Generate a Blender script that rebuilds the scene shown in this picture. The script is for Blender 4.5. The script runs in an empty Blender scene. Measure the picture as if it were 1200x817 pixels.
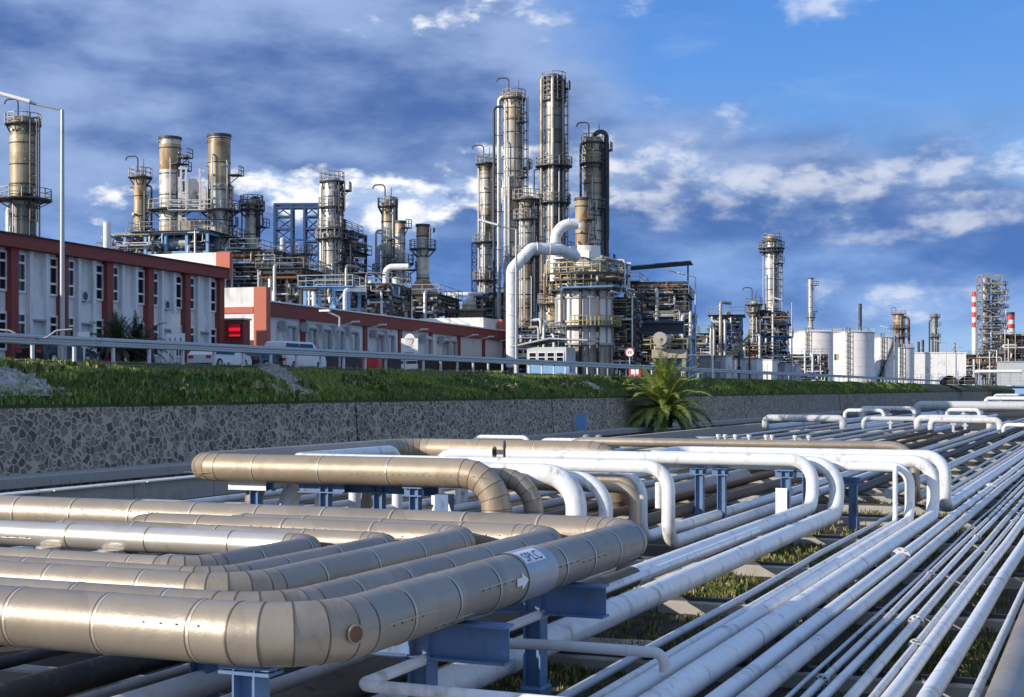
import bpy, math, random
from mathutils import Vector, Matrix, Quaternion
R = math.radians
random.seed(7)
scene = bpy.context.scene
COL = scene.collection

# ------------------------------------------------------------------ survey of the place
# World: Y runs along the pipe track, X across it (negative towards the retaining wall), Z up.
EYE = 4.2                                   # eye height above the pipe yard
FOC, CX, HY = 1700.0, 600.0, 456.0          # lens, centre and horizon as measured on the 1200 px photograph
YAW = math.atan(712.0/FOC)
CS, SN = math.cos(YAW), math.sin(YAW)
ROAD = 5.46                                 # level of the road terrace

def at(px, py, d):
    r = (px-CX)/FOC*d
    return Vector((CS*r-SN*d, SN*r+CS*d, EYE-(py-HY)/FOC*d))
def on_z(px, py, z):
    return at(px, py, (EYE-z)*FOC/(py-HY))
def on_x(px, py, x):
    return at(px, py, FOC*x/(CS*(px-1312.0)))
def on_s(px, y_line):                       # ground point of the cross line Y = y_line seen in column px
    t = (px-CX)/FOC
    d = y_line/(SN*t+CS)
    return Vector((CS*t*d-SN*d, y_line, 0))
def zat(py, d):
    return EYE-(py-HY)/FOC*d

# ------------------------------------------------------------------ object helpers
def tag(o, label=None, cat=None, group=None, kind=None):
    if label: o['label'] = label
    if cat: o['category'] = cat
    if group: o['group'] = group
    if kind: o['kind'] = kind
    return o
def thing(name, label, cat, loc=(0,0,0), rz=0.0, group=None):
    o = bpy.data.objects.new(name, None); COL.objects.link(o)
    o.location = loc; o.rotation_euler = (0,0,rz); o.empty_display_size = .2
    return tag(o, label, cat, group)
def copy_tree(o, parent=None):
    c = o.copy(); COL.objects.link(c); c.parent = parent
    for ch in list(o.children): copy_tree(ch, c)
    return c

class MB:
    """collects faces; build() links them as ONE mesh object"""
    def __init__(s): s.v=[]; s.f=[]; s.m=[]; s.s=[]
    def face(s, idx, m=0, smooth=False):
        s.f.append(idx); s.m.append(m); s.s.append(smooth)
    def quad(s, a,b,c,d, m=0):
        n=len(s.v); s.v += [tuple(a),tuple(b),tuple(c),tuple(d)]; s.face((n,n+1,n+2,n+3),m)
    def poly(s, pts, m=0):
        n=len(s.v); s.v += [tuple(p) for p in pts]; s.face(tuple(range(n,n+len(pts))),m)
    def box(s, c, size, m=0, rz=0.0, ax=None, bev=0.0):
        hx,hy,hz=size[0]/2,size[1]/2,size[2]/2
        if ax is None:
            cr,sr=math.cos(rz),math.sin(rz)
            X=Vector((cr,sr,0)); Y=Vector((-sr,cr,0)); Z=Vector((0,0,1))
        else: X,Y,Z=ax
        c=Vector(c)
        if bev<=0:
            n=len(s.v)
            for dz in (-hz,hz):
                for dx,dy in ((-hx,-hy),(hx,-hy),(hx,hy),(-hx,hy)):
                    s.v.append(tuple(c+X*dx+Y*dy+Z*dz))
            for q in ((0,3,2,1),(4,5,6,7),(0,1,5,4),(1,2,6,5),(2,3,7,6),(3,0,4,7)):
                s.face(tuple(n+i for i in q),m)
        else:
            b=min(bev,hx*.49,hy*.49,hz*.49)
            rings=[]
            for dz,ins in ((-hz,b),(-hz+b,0),(hz-b,0),(hz,b)):
                n=len(s.v); rings.append(n)
                ax_,ay_=hx-ins,hy-ins
                for dx,dy in ((-ax_+b*(1 if not ins else 0),-ay_),(ax_-b*(1 if not ins else 0),-ay_),(ax_,-ay_+b*(1 if not ins else 0)),(ax_,ay_-b*(1 if not ins else 0)),
                              (ax_-b*(1 if not ins else 0),ay_),(-ax_+b*(1 if not ins else 0),ay_),(-ax_,ay_-b*(1 if not ins else 0)),(-ax_,-ay_+b*(1 if not ins else 0))):
                    s.v.append(tuple(c+X*dx+Y*dy+Z*dz))
            for a,bb in zip(rings,rings[1:]):
                for i in range(8):
                    j=(i+1)%8; s.face((a+i,a+j,bb+j,bb+i),m)
            s.face(tuple(rings[0]+i for i in reversed(range(8))),m); s.face(tuple(rings[-1]+i for i in range(8)),m)
    def bar(s, a, b, w, h=None, m=0, up=None):
        a=Vector(a); b=Vector(b); h=h or w
        d=b-a; L=d.length
        if L<1e-6: return
        Y=d/L
        up=Vector(up) if up else (Vector((0,0,1)) if abs(Y.z)<.95 else Vector((0,1,0)))
        X=Y.cross(up).normalized(); Z=X.cross(Y)
        s.box((a+b)/2,(w,L,h),m,ax=(X,Y,Z))
    def hbeam(s, a, b, w, h, tf, tw, m=0, up=None):
        a=Vector(a); b=Vector(b); d=b-a; L=d.length; Y=d/L
        up=Vector(up) if up else (Vector((0,0,1)) if abs(Y.z)<.95 else Vector((0,1,0)))
        X=Y.cross(up).normalized(); Z=X.cross(Y); c=(a+b)/2
        s.box(c+Z*(h/2-tf/2),(w,L,tf),m,ax=(X,Y,Z)); s.box(c-Z*(h/2-tf/2),(w,L,tf),m,ax=(X,Y,Z))
        s.box(c,(tw,L,h-2*tf),m,ax=(X,Y,Z))
    def cyl(s, p0, p1, r0, r1=None, n=14, m=0, caps=True, smooth=True):
        p0=Vector(p0); p1=Vector(p1); r1=r0 if r1 is None else r1
        d=(p1-p0).normalized()
        u=d.orthogonal().normalized(); w=d.cross(u)
        a=len(s.v)
        for p,r in ((p0,r0),(p1,r1)):
            for i in range(n):
                t=2*math.pi*i/n; s.v.append(tuple(p+(u*math.cos(t)+w*math.sin(t))*r))
        for i in range(n):
            j=(i+1)%n; s.face((a+i,a+j,a+n+j,a+n+i),m,smooth)
        if caps:
            for base,r,p,rev in ((a,r0,p0,True),(a+n,r1,p1,False)):
                if r<1e-4: continue
                k=len(s.v); s.v += [s.v[base+i] for i in range(n)]
                s.face(tuple(k+i for i in (reversed(range(n)) if rev else range(n))),m)
    def lathe(s, c, prof, n=20, m=0, mats=None, smooth=True):
        """prof: (r,z) from bottom to top about the vertical through c; each step has its own verts (crisp bands)"""
        c=Vector(c)
        for k,((r0,z0),(r1,z1)) in enumerate(zip(prof,prof[1:])):
            a=len(s.v)
            for r,z in ((r0,z0),(r1,z1)):
                for i in range(n):
                    t=2*math.pi*i/n; s.v.append((c.x+r*math.cos(t),c.y+r*math.sin(t),c.z+z))
            mm=mats[k] if mats else m
            for i in range(n):
                j=(i+1)%n; s.face((a+i,a+j,a+n+j,a+n+i),mm,smooth)
    def sweep(s, cen, r, n=16, m=0, caps=True, split=False, jit=0.0):
        """tube along dense centre points; r number or list"""
        P=[Vector(p) for p in cen]
        T=[]
        for i in range(len(P)):
            a=P[max(i-1,0)]; b=P[min(i+1,len(P)-1)]
            t0=(P[i]-a).normalized() if i>0 else None
            t1=(b-P[i]).normalized() if i<len(P)-1 else None
            T.append(((t0 or t1)+(t1 or t0)).normalized())
        u=T[0].orthogonal().normalized()
        if abs(T[0].z)<.9: u=Vector((0,0,1)).cross(T[0]).normalized()
        rings=[]
        for i in range(len(P)):
            if i>0: u=(T[i-1].rotation_difference(T[i]))@u
            u=(u-T[i]*u.dot(T[i])).normalized(); w=T[i].cross(u)
            rr=r[i] if isinstance(r,(list,tuple)) else r
            rings.append([tuple(P[i]+(u*math.cos(2*math.pi*k/n)+w*math.sin(2*math.pi*k/n))*(rr*(1+(random.uniform(-jit,jit) if jit else 0)))) for k in range(n)])
        if not split:
            a=len(s.v)
            for g in rings: s.v += g
            for i in range(len(P)-1):
                for k in range(n):
                    j=(k+1)%n; s.face((a+i*n+k,a+i*n+j,a+(i+1)*n+j,a+(i+1)*n+k),m,True)
        else:
            for i in range(len(P)-1):
                a=len(s.v); s.v += rings[i]+rings[i+1]
                for k in range(n):
                    j=(k+1)%n; s.face((a+k,a+j,a+n+j,a+n+k),m,True)
        if caps:
            a=len(s.v); s.v += rings[0]; s.face(tuple(a+k for k in reversed(range(n))),m)
            a=len(s.v); s.v += rings[-1]; s.face(tuple(a+k for k in range(n)),m)
    def torus(s, c, axis, R0, r, n=14, k=6, m=0):
        axis=Vector(axis).normalized(); u=axis.orthogonal().normalized(); w=axis.cross(u); c=Vector(c)
        a=len(s.v)
        for i in range(n):
            t=2*math.pi*i/n; d=u*math.cos(t)+w*math.sin(t)
            for j in range(k):
                q=2*math.pi*j/k; s.v.append(tuple(c+d*(R0+r*math.cos(q))+axis*(r*math.sin(q))))
        for i in range(n):
            for j in range(k):
                i2=(i+1)%n; j2=(j+1)%k
                s.face((a+i*k+j,a+i2*k+j,a+i2*k+j2,a+i*k+j2),m,True)
    def build(s, name, mats, parent=None, origin=None):
        if not isinstance(mats,(list,tuple)): mats=[mats]
        me=bpy.data.meshes.new(name)
        if origin is not None:
            o=Vector(origin); vs=[(x-o.x,y-o.y,z-o.z) for x,y,z in s.v]
        else: vs=s.v
        me.from_pydata(vs,[],s.f)
        for mt in mats: me.materials.append(mt)
        me.polygons.foreach_set('material_index',s.m)
        me.polygons.foreach_set('use_smooth',s.s)
        me.update()
        ob=bpy.data.objects.new(name,me); COL.objects.link(ob)
        if parent is not None: ob.parent=parent
        elif origin is not None: ob.location=origin
        return ob

def bend_path(pts, rad, per90=9, step=None):
    """polyline -> dense centres with round corners; returns list of (point, is_corner)"""
    P=[Vector(p) for p in pts]; out=[]
    def add(p,f):
        if not out or (out[-1][0]-p).length>1e-4: out.append((p,f))
    def straight(a,b):
        if step:
            k=max(1,int((b-a).length/step))
            for i in range(1,k): add(a.lerp(b,i/k),False)
    last=P[0]; add(P[0],False)
    for i in range(1,len(P)-1):
        a=(P[i-1]-P[i]); b=(P[i+1]-P[i]); la,lb=a.length,b.length; a/=la; b/=lb
        ang=math.pi-math.acos(max(-1,min(1,a.dot(b))))
        fa=.985 if i==1 else .49; fb=.985 if i==len(P)-2 else .49
        rr=min(rad,la*fa/ math.tan(ang/2) if ang>1e-3 else rad, lb*fb/math.tan(ang/2) if ang>1e-3 else rad)
        t=rr*math.tan(ang/2)
        s0=P[i]+a*t; s1=P[i]+b*t
        c=P[i]+(a+b).normalized()*(rr/math.cos(ang/2))
        straight(last,s0); add(s0,True)
        k=max(2,int(per90*ang/(math.pi/2)+.5)); v0=s0-c; v1=s1-c
        ax=v0.cross(v1).normalized()
        for j in range(1,k):
            add(c+Quaternion(ax,ang*j/k)@v0,True)
        add(s1,True); last=s1
    straight(last,P[-1]); add(P[-1],False)
    return out
def tube(mb, pts, r, bend=None, n=12, m=0, per90=7, caps=True):
    cen=[p for p,_ in bend_path(pts, bend if bend else r*3, per90)]
    mb.sweep(cen, r, n, m, caps)

# ------------------------------------------------------------------ materials
class NT:
    def __init__(s, tree): s.t=tree; s.n=tree.nodes; s.l=tree.links
    def new(s, typ, **kw):
        nd=s.n.new(typ)
        for k,v in kw.items(): setattr(nd,k,v)
        return nd
    def put(s, sock, val):
        if hasattr(val,'is_output') or isinstance(val,bpy.types.NodeSocket): s.l.new(val,sock)
        else: sock.default_value=val
    def math(s, op, a, b=0.0, clamp=False):
        nd=s.new('ShaderNodeMath',operation=op,use_clamp=clamp); s.put(nd.inputs[0],a); s.put(nd.inputs[1],b); return nd.outputs[0]
    def mix(s, f, a, b, blend='MIX'):
        nd=s.new('ShaderNodeMix',data_type='RGBA',blend_type=blend); s.put(nd.inputs[0],f)
        s.put(nd.inputs[6],a if not isinstance(a,tuple) else (*a,1) if len(a)==3 else a)
        s.put(nd.inputs[7],b if not isinstance(b,tuple) else (*b,1) if len(b)==3 else b); return nd.outputs[2]
    def noise(s, vec, scale, detail=4, rough=.55, dist=0.0):
        nd=s.new('ShaderNodeTexNoise'); s.put(nd.inputs['Vector'],vec); nd.inputs['Scale'].default_value=scale
        nd.inputs['Detail'].default_value=detail; nd.inputs['Roughness'].default_value=rough; nd.inputs['Distortion'].default_value=dist
        return nd.outputs[0]
    def ramp(s, f, lo, hi):
        nd=s.new('ShaderNodeMapRange'); nd.interpolation_type='SMOOTHSTEP'; s.put(nd.inputs[0],f)
        nd.inputs[1].default_value=lo; nd.inputs[2].default_value=hi; return nd.outputs[0]
    def mapping(s, vec, scale=(1,1,1), loc=(0,0,0)):
        nd=s.new('ShaderNodeMapping'); s.put(nd.inputs[0],vec); nd.inputs['Scale'].default_value=scale; nd.inputs['Location'].default_value=loc; return nd.outputs[0]
def shader(name):
    m=bpy.data.materials.new(name); m.use_nodes=True
    t=NT(m.node_tree); b=t.n['Principled BSDF']
    return m,t,b
def lin(h):
    h=h.lstrip('#'); o=[]
    for i in (0,2,4):
        c=int(h[i:i+2],16)/255; o.append(c/12.92 if c<=.04045 else ((c+.055)/1.055)**2.4)
    return tuple(o)

def paint(name, col, dirt=(.18,.15,.12), amt=.35, rough=.45, metal=0.0, scale=1.2, streak=True, bump=.02, rust=0.0, sheet=0.0, band=0.0, rustcol=(.23,.09,.035)):
    """weathered coating: soft blotches, dirt that runs downwards, optional rust patches and courses that differ in tone"""
    m,t,b=shader(name)
    tc=t.new('ShaderNodeTexCoord'); oi=t.new('ShaderNodeObjectInfo')
    off=t.new('ShaderNodeVectorMath',operation='SCALE'); t.l.new(oi.outputs['Random'],off.inputs['Scale']); off.inputs[0].default_value=(37,11,53)
    ad=t.new('ShaderNodeVectorMath',operation='ADD'); t.l.new(tc.outputs['Object'],ad.inputs[0]); t.l.new(off.outputs[0],ad.inputs[1])
    v=ad.outputs[0]
    n1=t.noise(v,scale,6,.6,.4)
    n2=t.noise(t.mapping(v,(3*scale,3*scale,.35*scale)) if streak else v, 1.0 if streak else scale*4, 5,.6,.3)
    n3=t.noise(v,scale*14,3,.6)
    f=t.math('MULTIPLY',t.ramp(n1,.42,.75),t.ramp(n2,.38,.72))
    f=t.math('MULTIPLY',f,amt*1.6,True)
    tint=t.math('ADD',t.math('MULTIPLY',t.math('SUBTRACT',n1,.5),.30),t.math('MULTIPLY',t.math('SUBTRACT',n3,.5),.10))
    hsv=t.new('ShaderNodeHueSaturation'); hsv.inputs['Color'].default_value=(*col,1)
    val=t.math('ADD',1.0,tint)
    if band>0:
        sx=t.new('ShaderNodeSeparateXYZ'); t.l.new(tc.outputs['Object'],sx.inputs[0])
        wn=t.new('ShaderNodeTexWhiteNoise',noise_dimensions='2D')
        cmb=t.new('ShaderNodeCombineXYZ'); t.l.new(t.math('FLOOR',t.math('DIVIDE',sx.outputs[2],1.9)),cmb.inputs[0]); t.l.new(oi.outputs['Random'],cmb.inputs[1])
        t.l.new(cmb.outputs[0],wn.inputs['Vector'])
        val=t.math('ADD',val,t.math('MULTIPLY',t.math('SUBTRACT',wn.outputs[0],.5),band))
    if sheet>0:
        sx=t.new('ShaderNodeSeparateXYZ'); t.l.new(tc.outputs['Object'],sx.inputs[0])
        wn=t.new('ShaderNodeTexWhiteNoise',noise_dimensions='2D'); cmb=t.new('ShaderNodeCombineXYZ')
        t.l.new(t.math('FLOOR',t.math('DIVIDE',t.math('ADD',sx.outputs[0],sx.outputs[1]),sheet)),cmb.inputs[0]); t.l.new(oi.outputs['Random'],cmb.inputs[1]); t.l.new(cmb.outputs[0],wn.inputs['Vector'])
        val=t.math('ADD',val,t.math('MULTIPLY',t.math('SUBTRACT',wn.outputs[0],.5),.26))
    t.l.new(val,hsv.inputs['Value'])
    c=t.mix(f,hsv.outputs[0],dirt)
    if rust>0:
        r1=t.noise(t.mapping(v,(1,1,.45)),scale*.8,7,.65,.8)
        fr=t.ramp(r1,.66-rust*.25,.78-rust*.2)
        rc=t.mix(n3,rustcol,tuple(x*.45 for x in rustcol))
        c=t.mix(t.math('MULTIPLY',fr,.85),c,rc)
    t.l.new(c,b.inputs['Base Color'])
    b.inputs['Metallic'].default_value=metal
    t.l.new(t.math('ADD',rough-.12,t.math('MULTIPLY',n1,.26)),b.inputs['Roughness'])
    if bump>0:
        bp=t.new('ShaderNodeBump'); bp.inputs['Strength'].default_value=.5; bp.inputs['Distance'].default_value=bump
        t.l.new(n1,bp.inputs['Height']); t.l.new(bp.outputs[0],b.inputs['Normal'])
    return m

M={}
M['white']=paint('white_pipe_paint',(.73,.76,.79),(.27,.24,.21),.75,.40,scale=1.6,bump=.02,rust=.07)
M['white_old']=paint('old_white_paint',(.60,.625,.65),(.24,.21,.18),.8,.48,scale=1.5,bump=.015,rust=.12)
M['pale']=paint('pale_grey_paint',(.50,.535,.57),(.22,.20,.18),.5,.45,scale=1.3,bump=.015,rust=.06)
M['grey']=paint('grey_paint',(.40,.41,.42),(.16,.14,.13),.5,.5,scale=1.3)
M['tan']=paint('tan_cladding',(.315,.275,.222),(.19,.155,.12),.42,.44,.35,scale=1.0,bump=.05,streak=True,sheet=1.09,rust=.02)
M['tan_warm']=paint('warm_tan_cladding',(.37,.305,.225),(.20,.14,.09),.55,.46,.3,scale=1.4,bump=.035,streak=True,sheet=1.9,rust=.04)
M['silver']=paint('silver_cladding',(.58,.56,.52),(.25,.22,.18),.5,.36,.55,scale=.9,bump=.02,streak=False)
M['seam']=paint('seam_band',(.14,.11,.085),(.05,.04,.03),.4,.5,.4)
M['seam_light']=paint('seam_strap',(.62,.57,.48),(.2,.16,.12),.4,.35,.6)
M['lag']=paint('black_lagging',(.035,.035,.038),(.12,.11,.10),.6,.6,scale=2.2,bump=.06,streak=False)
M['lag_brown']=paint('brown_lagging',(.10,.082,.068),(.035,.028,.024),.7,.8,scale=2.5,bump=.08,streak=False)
M['rust']=paint('rusty_steel',(.16,.075,.04),(.05,.03,.02),.6,.75,scale=2.0,bump=.03,streak=False)
M['blue']=paint('blue_steel_paint',(.10,.19,.36),(.07,.06,.06),.7,.5,scale=2.4,rust=.14)
M['blue_dark']=paint('dark_blue_steel',(.035,.085,.20),(.05,.04,.04),.4,.5,scale=1.2,rust=.05)
M['blue_light']=paint('light_blue_paint',(.16,.36,.62),(.12,.12,.12),.3,.5)
M['steel']=paint('dark_steel',(.055,.06,.068),(.10,.06,.04),.5,.55,.2,rust=.1)
M['railgrey']=paint('railing_grey',(.20,.20,.20),(.12,.08,.05),.5,.5,.3)
M['galv']=paint('galvanised_steel',(.42,.44,.46),(.2,.19,.18),.35,.42,.5)
M['clad_white']=paint('column_white_cladding',(.58,.55,.48),(.17,.11,.06),.95,.45,.12,scale=.7,bump=.0,rust=.26,band=.55,rustcol=(.26,.13,.055))
M['clad_beige']=paint('column_beige_cladding',(.40,.325,.21),(.13,.08,.04),.95,.45,.15,scale=.7,bump=.0,rust=.42,band=.5,rustcol=(.26,.12,.045))
M['clad_grey']=paint('column_grey_cladding',(.34,.32,.27),(.09,.07,.05),.9,.42,.3,scale=.5,bump=.0,rust=.12,band=.55)
M['clad_silver']=paint('column_silver_cladding',(.48,.48,.46),(.16,.14,.11),.8,.36,.4,scale=.5,bump=.0,band=.4)
M['clad_rust']=paint('column_rusty_shell',(.47,.36,.22),(.20,.10,.04),.8,.6,scale=.75,bump=.0,rust=.85,band=.3,rustcol=(.33,.15,.05))
M['clad_dark']=paint('column_dark_cladding',(.20,.19,.165),(.05,.045,.04),.6,.42,.3,scale=.5,bump=.0,rust=.12,band=.7)
M['clad_dbeige']=paint('column_dull_beige_cladding',(.27,.22,.14),(.08,.055,.03),.6,.45,.2,scale=.5,bump=.0,rust=.15,band=.6)
M['yellow']=paint('yellow_rail_paint',(.34,.30,.14),(.2,.15,.08),.4,.5)
M['orange']=paint('orange_pipe_paint',(.55,.20,.08),(.2,.1,.05),.4,.5)
M['red']=paint('red_paint',(.55,.05,.04),(.2,.04,.03),.25,.4)
M['redwall']=paint('red_brown_render',(.25,.055,.042),(.12,.05,.04),.3,.75,scale=.4)
M['salmon']=paint('salmon_render',(.50,.15,.10),(.25,.1,.07),.3,.75,scale=.4)
M['wallwhite']=paint('white_render',(.74,.75,.76),(.36,.35,.33),.75,.8,scale=.5,bump=.0)
M['darkpanel']=paint('dark_panel',(.035,.025,.028),(.06,.05,.05),.4,.6)
M['concrete']=paint('concrete',(.36,.35,.33),(.16,.15,.13),.6,.85,scale=1.4,bump=.02)
M['conc_tan']=paint('dusty_concrete',(.42,.37,.29),(.2,.16,.12),.6,.9,scale=1.8,bump=.03,streak=False)
M['tank']=paint('tank_white_paint',(.78,.78,.77),(.36,.31,.25),.5,.42,scale=.4,bump=.0,rust=.05,rustcol=(.4,.28,.18))
M['carwhite']=paint('white_car_paint',(.78,.79,.80),(.4,.4,.4),.1,.2)
M['cardark']=paint('dark_car_paint',(.02,.022,.03),(.05,.05,.05),.2,.2)
M['rubber']=paint('rubber',(.02,.02,.02),(.06,.055,.05),.4,.8)
M['trunk']=paint('palm_trunk_bark',(.09,.065,.045),(.03,.022,.016),.7,.95,scale=5,bump=.06,streak=False)
M['signwhite']=paint('sign_white',(.80,.81,.82),(.5,.5,.5),.12,.45)
M['ink']=paint('dark_lettering',(.02,.025,.08),(.03,.03,.05),.1,.5)
M['greyink']=paint('grey_lettering',(.22,.24,.28),(.3,.3,.3),.1,.5)
def glass_mat():
    m,t,b=shader('window_glass')
    b.inputs['Base Color'].default_value=(.012,.016,.024,1); b.inputs['Roughness'].default_value=.08
    b.inputs['Specular IOR Level'].default_value=.6
    return m
M['glass']=glass_mat()
def led_mat():
    m,t,b=shader('red_led_screen')
    tc=t.new('ShaderNodeTexCoord'); sx=t.new('ShaderNodeSeparateXYZ'); t.l.new(tc.outputs['Object'],sx.inputs[0])
    w=t.math('SINE',t.math('MULTIPLY',sx.outputs[2],13.0)); k=t.ramp(w,-.5,.6)
    c=t.mix(k,(.16,.0,.004),(.75,.01,.03))
    b.inputs['Base Color'].default_value=(.02,.01,.01,1)
    t.l.new(c,b.inputs['Emission Color']); b.inputs['Emission Strength'].default_value=1.0
    return m
M['led']=led_mat()
def stone_mat():
    m,t,b=shader('rubble_stone_wall')
    tc=t.new('ShaderNodeTexCoord')
    wob=t.new('ShaderNodeTexNoise'); t.l.new(tc.outputs['Object'],wob.inputs['Vector']); wob.inputs['Scale'].default_value=2.2; wob.inputs['Detail'].default_value=3
    wv=t.new('ShaderNodeVectorMath',operation='SCALE'); t.l.new(wob.outputs['Color'],wv.inputs[0]); wv.inputs['Scale'].default_value=.35
    ad=t.new('ShaderNodeVectorMath',operation='ADD'); t.l.new(tc.outputs['Object'],ad.inputs[0]); t.l.new(wv.outputs[0],ad.inputs[1])
    mp=t.mapping(ad.outputs[0],(.02,2.7,3.1))
    vo=t.new('ShaderNodeTexVoronoi',feature='DISTANCE_TO_EDGE'); t.l.new(mp,vo.inputs['Vector']); vo.inputs['Scale'].default_value=1.0
    vc=t.new('ShaderNodeTexVoronoi',feature='F1'); t.l.new(mp,vc.inputs['Vector']); vc.inputs['Scale'].default_value=1.0
    n=t.noise(tc.outputs['Object'],9,5,.65); nb=t.noise(t.mapping(tc.outputs['Object'],(1,.5,.9)),.5,4,.6)
    edge=t.math('ADD',vo.outputs['Distance'],t.math('MULTIPLY',t.math('SUBTRACT',n,.5),.10))
    st=t.math('MULTIPLY',t.ramp(edge,.05,.15),t.ramp(t.math('ADD',vc.outputs['Distance'],t.math('MULTIPLY',t.math('SUBTRACT',n,.5),.15)),.86,.62))
    sp=t.new('ShaderNodeSeparateColor'); t.l.new(vc.outputs['Color'],sp.inputs[0])
    stone=t.mix(sp.outputs[0],(.11,.098,.082),(.30,.27,.225))
    pale=t.ramp(sp.outputs[1],.93,.96)
    stone=t.mix(t.math('MULTIPLY',pale,.8),stone,(.38,.36,.33))
    stone=t.mix(t.math('MULTIPLY',n,.5),stone,(.06,.06,.055))
    mort=t.mix(n,(.52,.46,.37),(.34,.30,.25))
    c=t.mix(st,mort,stone)
    c=t.mix(t.math('MULTIPLY',t.ramp(nb,.55,.75),.55),c,(.05,.05,.045))
    t.l.new(c,b.inputs['Base Color']); b.inputs['Roughness'].default_value=.9
    bp=t.new('ShaderNodeBump'); bp.inputs['Strength'].default_value=.9; bp.inputs['Distance'].default_value=.10
    h=t.math('ADD',t.math('MULTIPLY',st,-.6),t.math('MULTIPLY',n,.5)); t.l.new(h,bp.inputs['Height']); t.l.new(bp.outputs[0],b.inputs['Normal'])
    return m
M['stone']=stone_mat()
def ground_mat(name, c1, c2, c3, s):
    m,t,b=shader(name)
    tc=t.new('ShaderNodeTexCoord'); v=tc.outputs['Object']
    a=t.noise(v,s,6,.65,.5); f=t.noise(v,s*9,5,.7); g=t.noise(v,s*.22,3,.6)
    c=t.mix(t.ramp(a,.35,.65),c1,c2); c=t.mix(t.math('MULTIPLY',t.ramp(g,.45,.65),.8),c,c3)
    c=t.mix(t.math('MULTIPLY',f,.55),c,tuple(x*.45 for x in c1))
    t.l.new(c,b.inputs['Base Color']); b.inputs['Roughness'].default_value=.95
    bp=t.new('ShaderNodeBump'); bp.inputs['Strength'].default_value=.8; bp.inputs['Distance'].default_value=.06
    t.l.new(t.math('ADD',a,f),bp.inputs['Height']); t.l.new(bp.outputs[0],b.inputs['Normal'])
    return m
M['yard']=ground_mat('yard_soil',(.045,.038,.029),(.085,.07,.05),(.035,.045,.016),.7)
M['asphalt']=ground_mat('asphalt',(.05,.05,.052),(.06,.06,.062),(.045,.045,.046),.8)
M['bank']=ground_mat('bank_soil',(.05,.075,.02),(.08,.10,.03),(.12,.10,.05),.5)
M['rubble']=ground_mat('pale_rubble',(.40,.40,.39),(.55,.54,.52),(.25,.25,.22),1.6)
def leaf_mat(name, c1, c2, rough=.55):
    m,t,b=shader(name)
    g=t.new('ShaderNodeNewGeometry'); c=t.mix(g.outputs['Random Per Island'],c1,c2)
    t.l.new(c,b.inputs['Base Color']); b.inputs['Roughness'].default_value=rough
    b.inputs['Transmission Weight'].default_value=0.0
    b.inputs['Subsurface Weight'].default_value=0.0
    return m
M['grass']=leaf_mat('grass_blades',(.11,.20,.025),(.29,.37,.07))
M['deepgrass']=leaf_mat('deep_grass_blades',(.065,.13,.02),(.14,.21,.04))
M['drygrass']=leaf_mat('dry_grass_blades',(.20,.19,.06),(.34,.30,.13))
M['weed']=leaf_mat('weed_leaves',(.05,.085,.015),(.14,.16,.04))
M['frond']=leaf_mat('palm_leaflets',(.09,.15,.02),(.28,.32,.07),.45)
M['darkfrond']=leaf_mat('dark_palm_leaflets',(.018,.035,.012),(.04,.06,.02),.5)
# ------------------------------------------------------------------ setting: ground, bank, wall, road
XW=-40.0
def sheet(name, x0,x1,y0,y1,z,mat,nx=1,ny=1,amp=0.0):
    b=MB()
    xs=[x0+(x1-x0)*i/nx for i in range(nx+1)]; ys=[y0+(y1-y0)*(j/ny)**1.6 for j in range(ny+1)]
    for y in ys:
        for x in xs: b.v.append((x,y,z+(random.uniform(-amp,amp))))
    for j in range(ny):
        for i in range(nx):
            a=j*(nx+1)+i; b.face((a,a+1,a+nx+2,a+nx+1),0,True)
    o=b.build(name,mat); tag(o,kind='structure'); return o
sheet('yard_ground',-41.5,900,-60,3500,0,M['yard'],60,60,.05)
sheet('road_terrace',-2500,-44.6,-80,3500,ROAD,M['asphalt'])
# sloping grass bank between the retaining wall and the guard rail
def bank_z(x):
    t=max(0,min(1,(-40.30-x)/4.3)); return 3.62+(ROAD-3.62+.02)*(t**.72)
b=MB()
ys=[-60+ (700*(j/160)) for j in range(161)]; xs=[-40.7]+[-40.24-4.6*i/9 for i in range(10)]
for y in ys:
    for i,x in enumerate(xs):
        b.v.append((x,y,(bank_z(x) if i else .6)+(random.uniform(-.07,.07) if 1<i<10 else 0)))
for j in range(160):
    for i in range(10):
        a=j*11+i; b.face((a,a+11,a+12,a+1),0,True)
tag(b.build('grass_bank',M['bank']),kind='structure')

# grass: blades gathered in tufts
def blades(name, spots, mats, h=(.10,.27), w=.03, nb=(4,7), spread=.2):
    b=MB()
    for (x,y,z,k,sc) in spots:
        for _ in range(random.randint(*nb)):
            a=random.uniform(0,6.283); rr=random.uniform(0,spread)*sc
            px,py=x+rr*math.cos(a),y+rr*math.sin(a)
            hh=random.uniform(*h)*sc; l=random.uniform(.15,.6)*hh; q=random.uniform(0,6.283); ww=w*sc*random.uniform(.7,1.4)
            t=random.uniform(0,3.14); dx,dy=math.cos(t)*ww,math.sin(t)*ww
            n=len(b.v)
            b.v += [(px-dx,py-dy,z-.03),(px+dx,py+dy,z-.03),(px+dx*.7+math.cos(q)*l*.4,py+dy*.7+math.sin(q)*l*.4,z+hh*.65),(px-dx*.7+math.cos(q)*l*.4,py-dy*.7+math.sin(q)*l*.4,z+hh*.65),(px+math.cos(q)*l,py+math.sin(q)*l,z+hh)]
            b.face((n,n+1,n+2,n+3),k); b.face((n+3,n+2,n+4),k)
    o=b.build(name,mats); tag(o,kind='stuff'); return o
from mathutils import noise as mnoise
spots=[]
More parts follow.
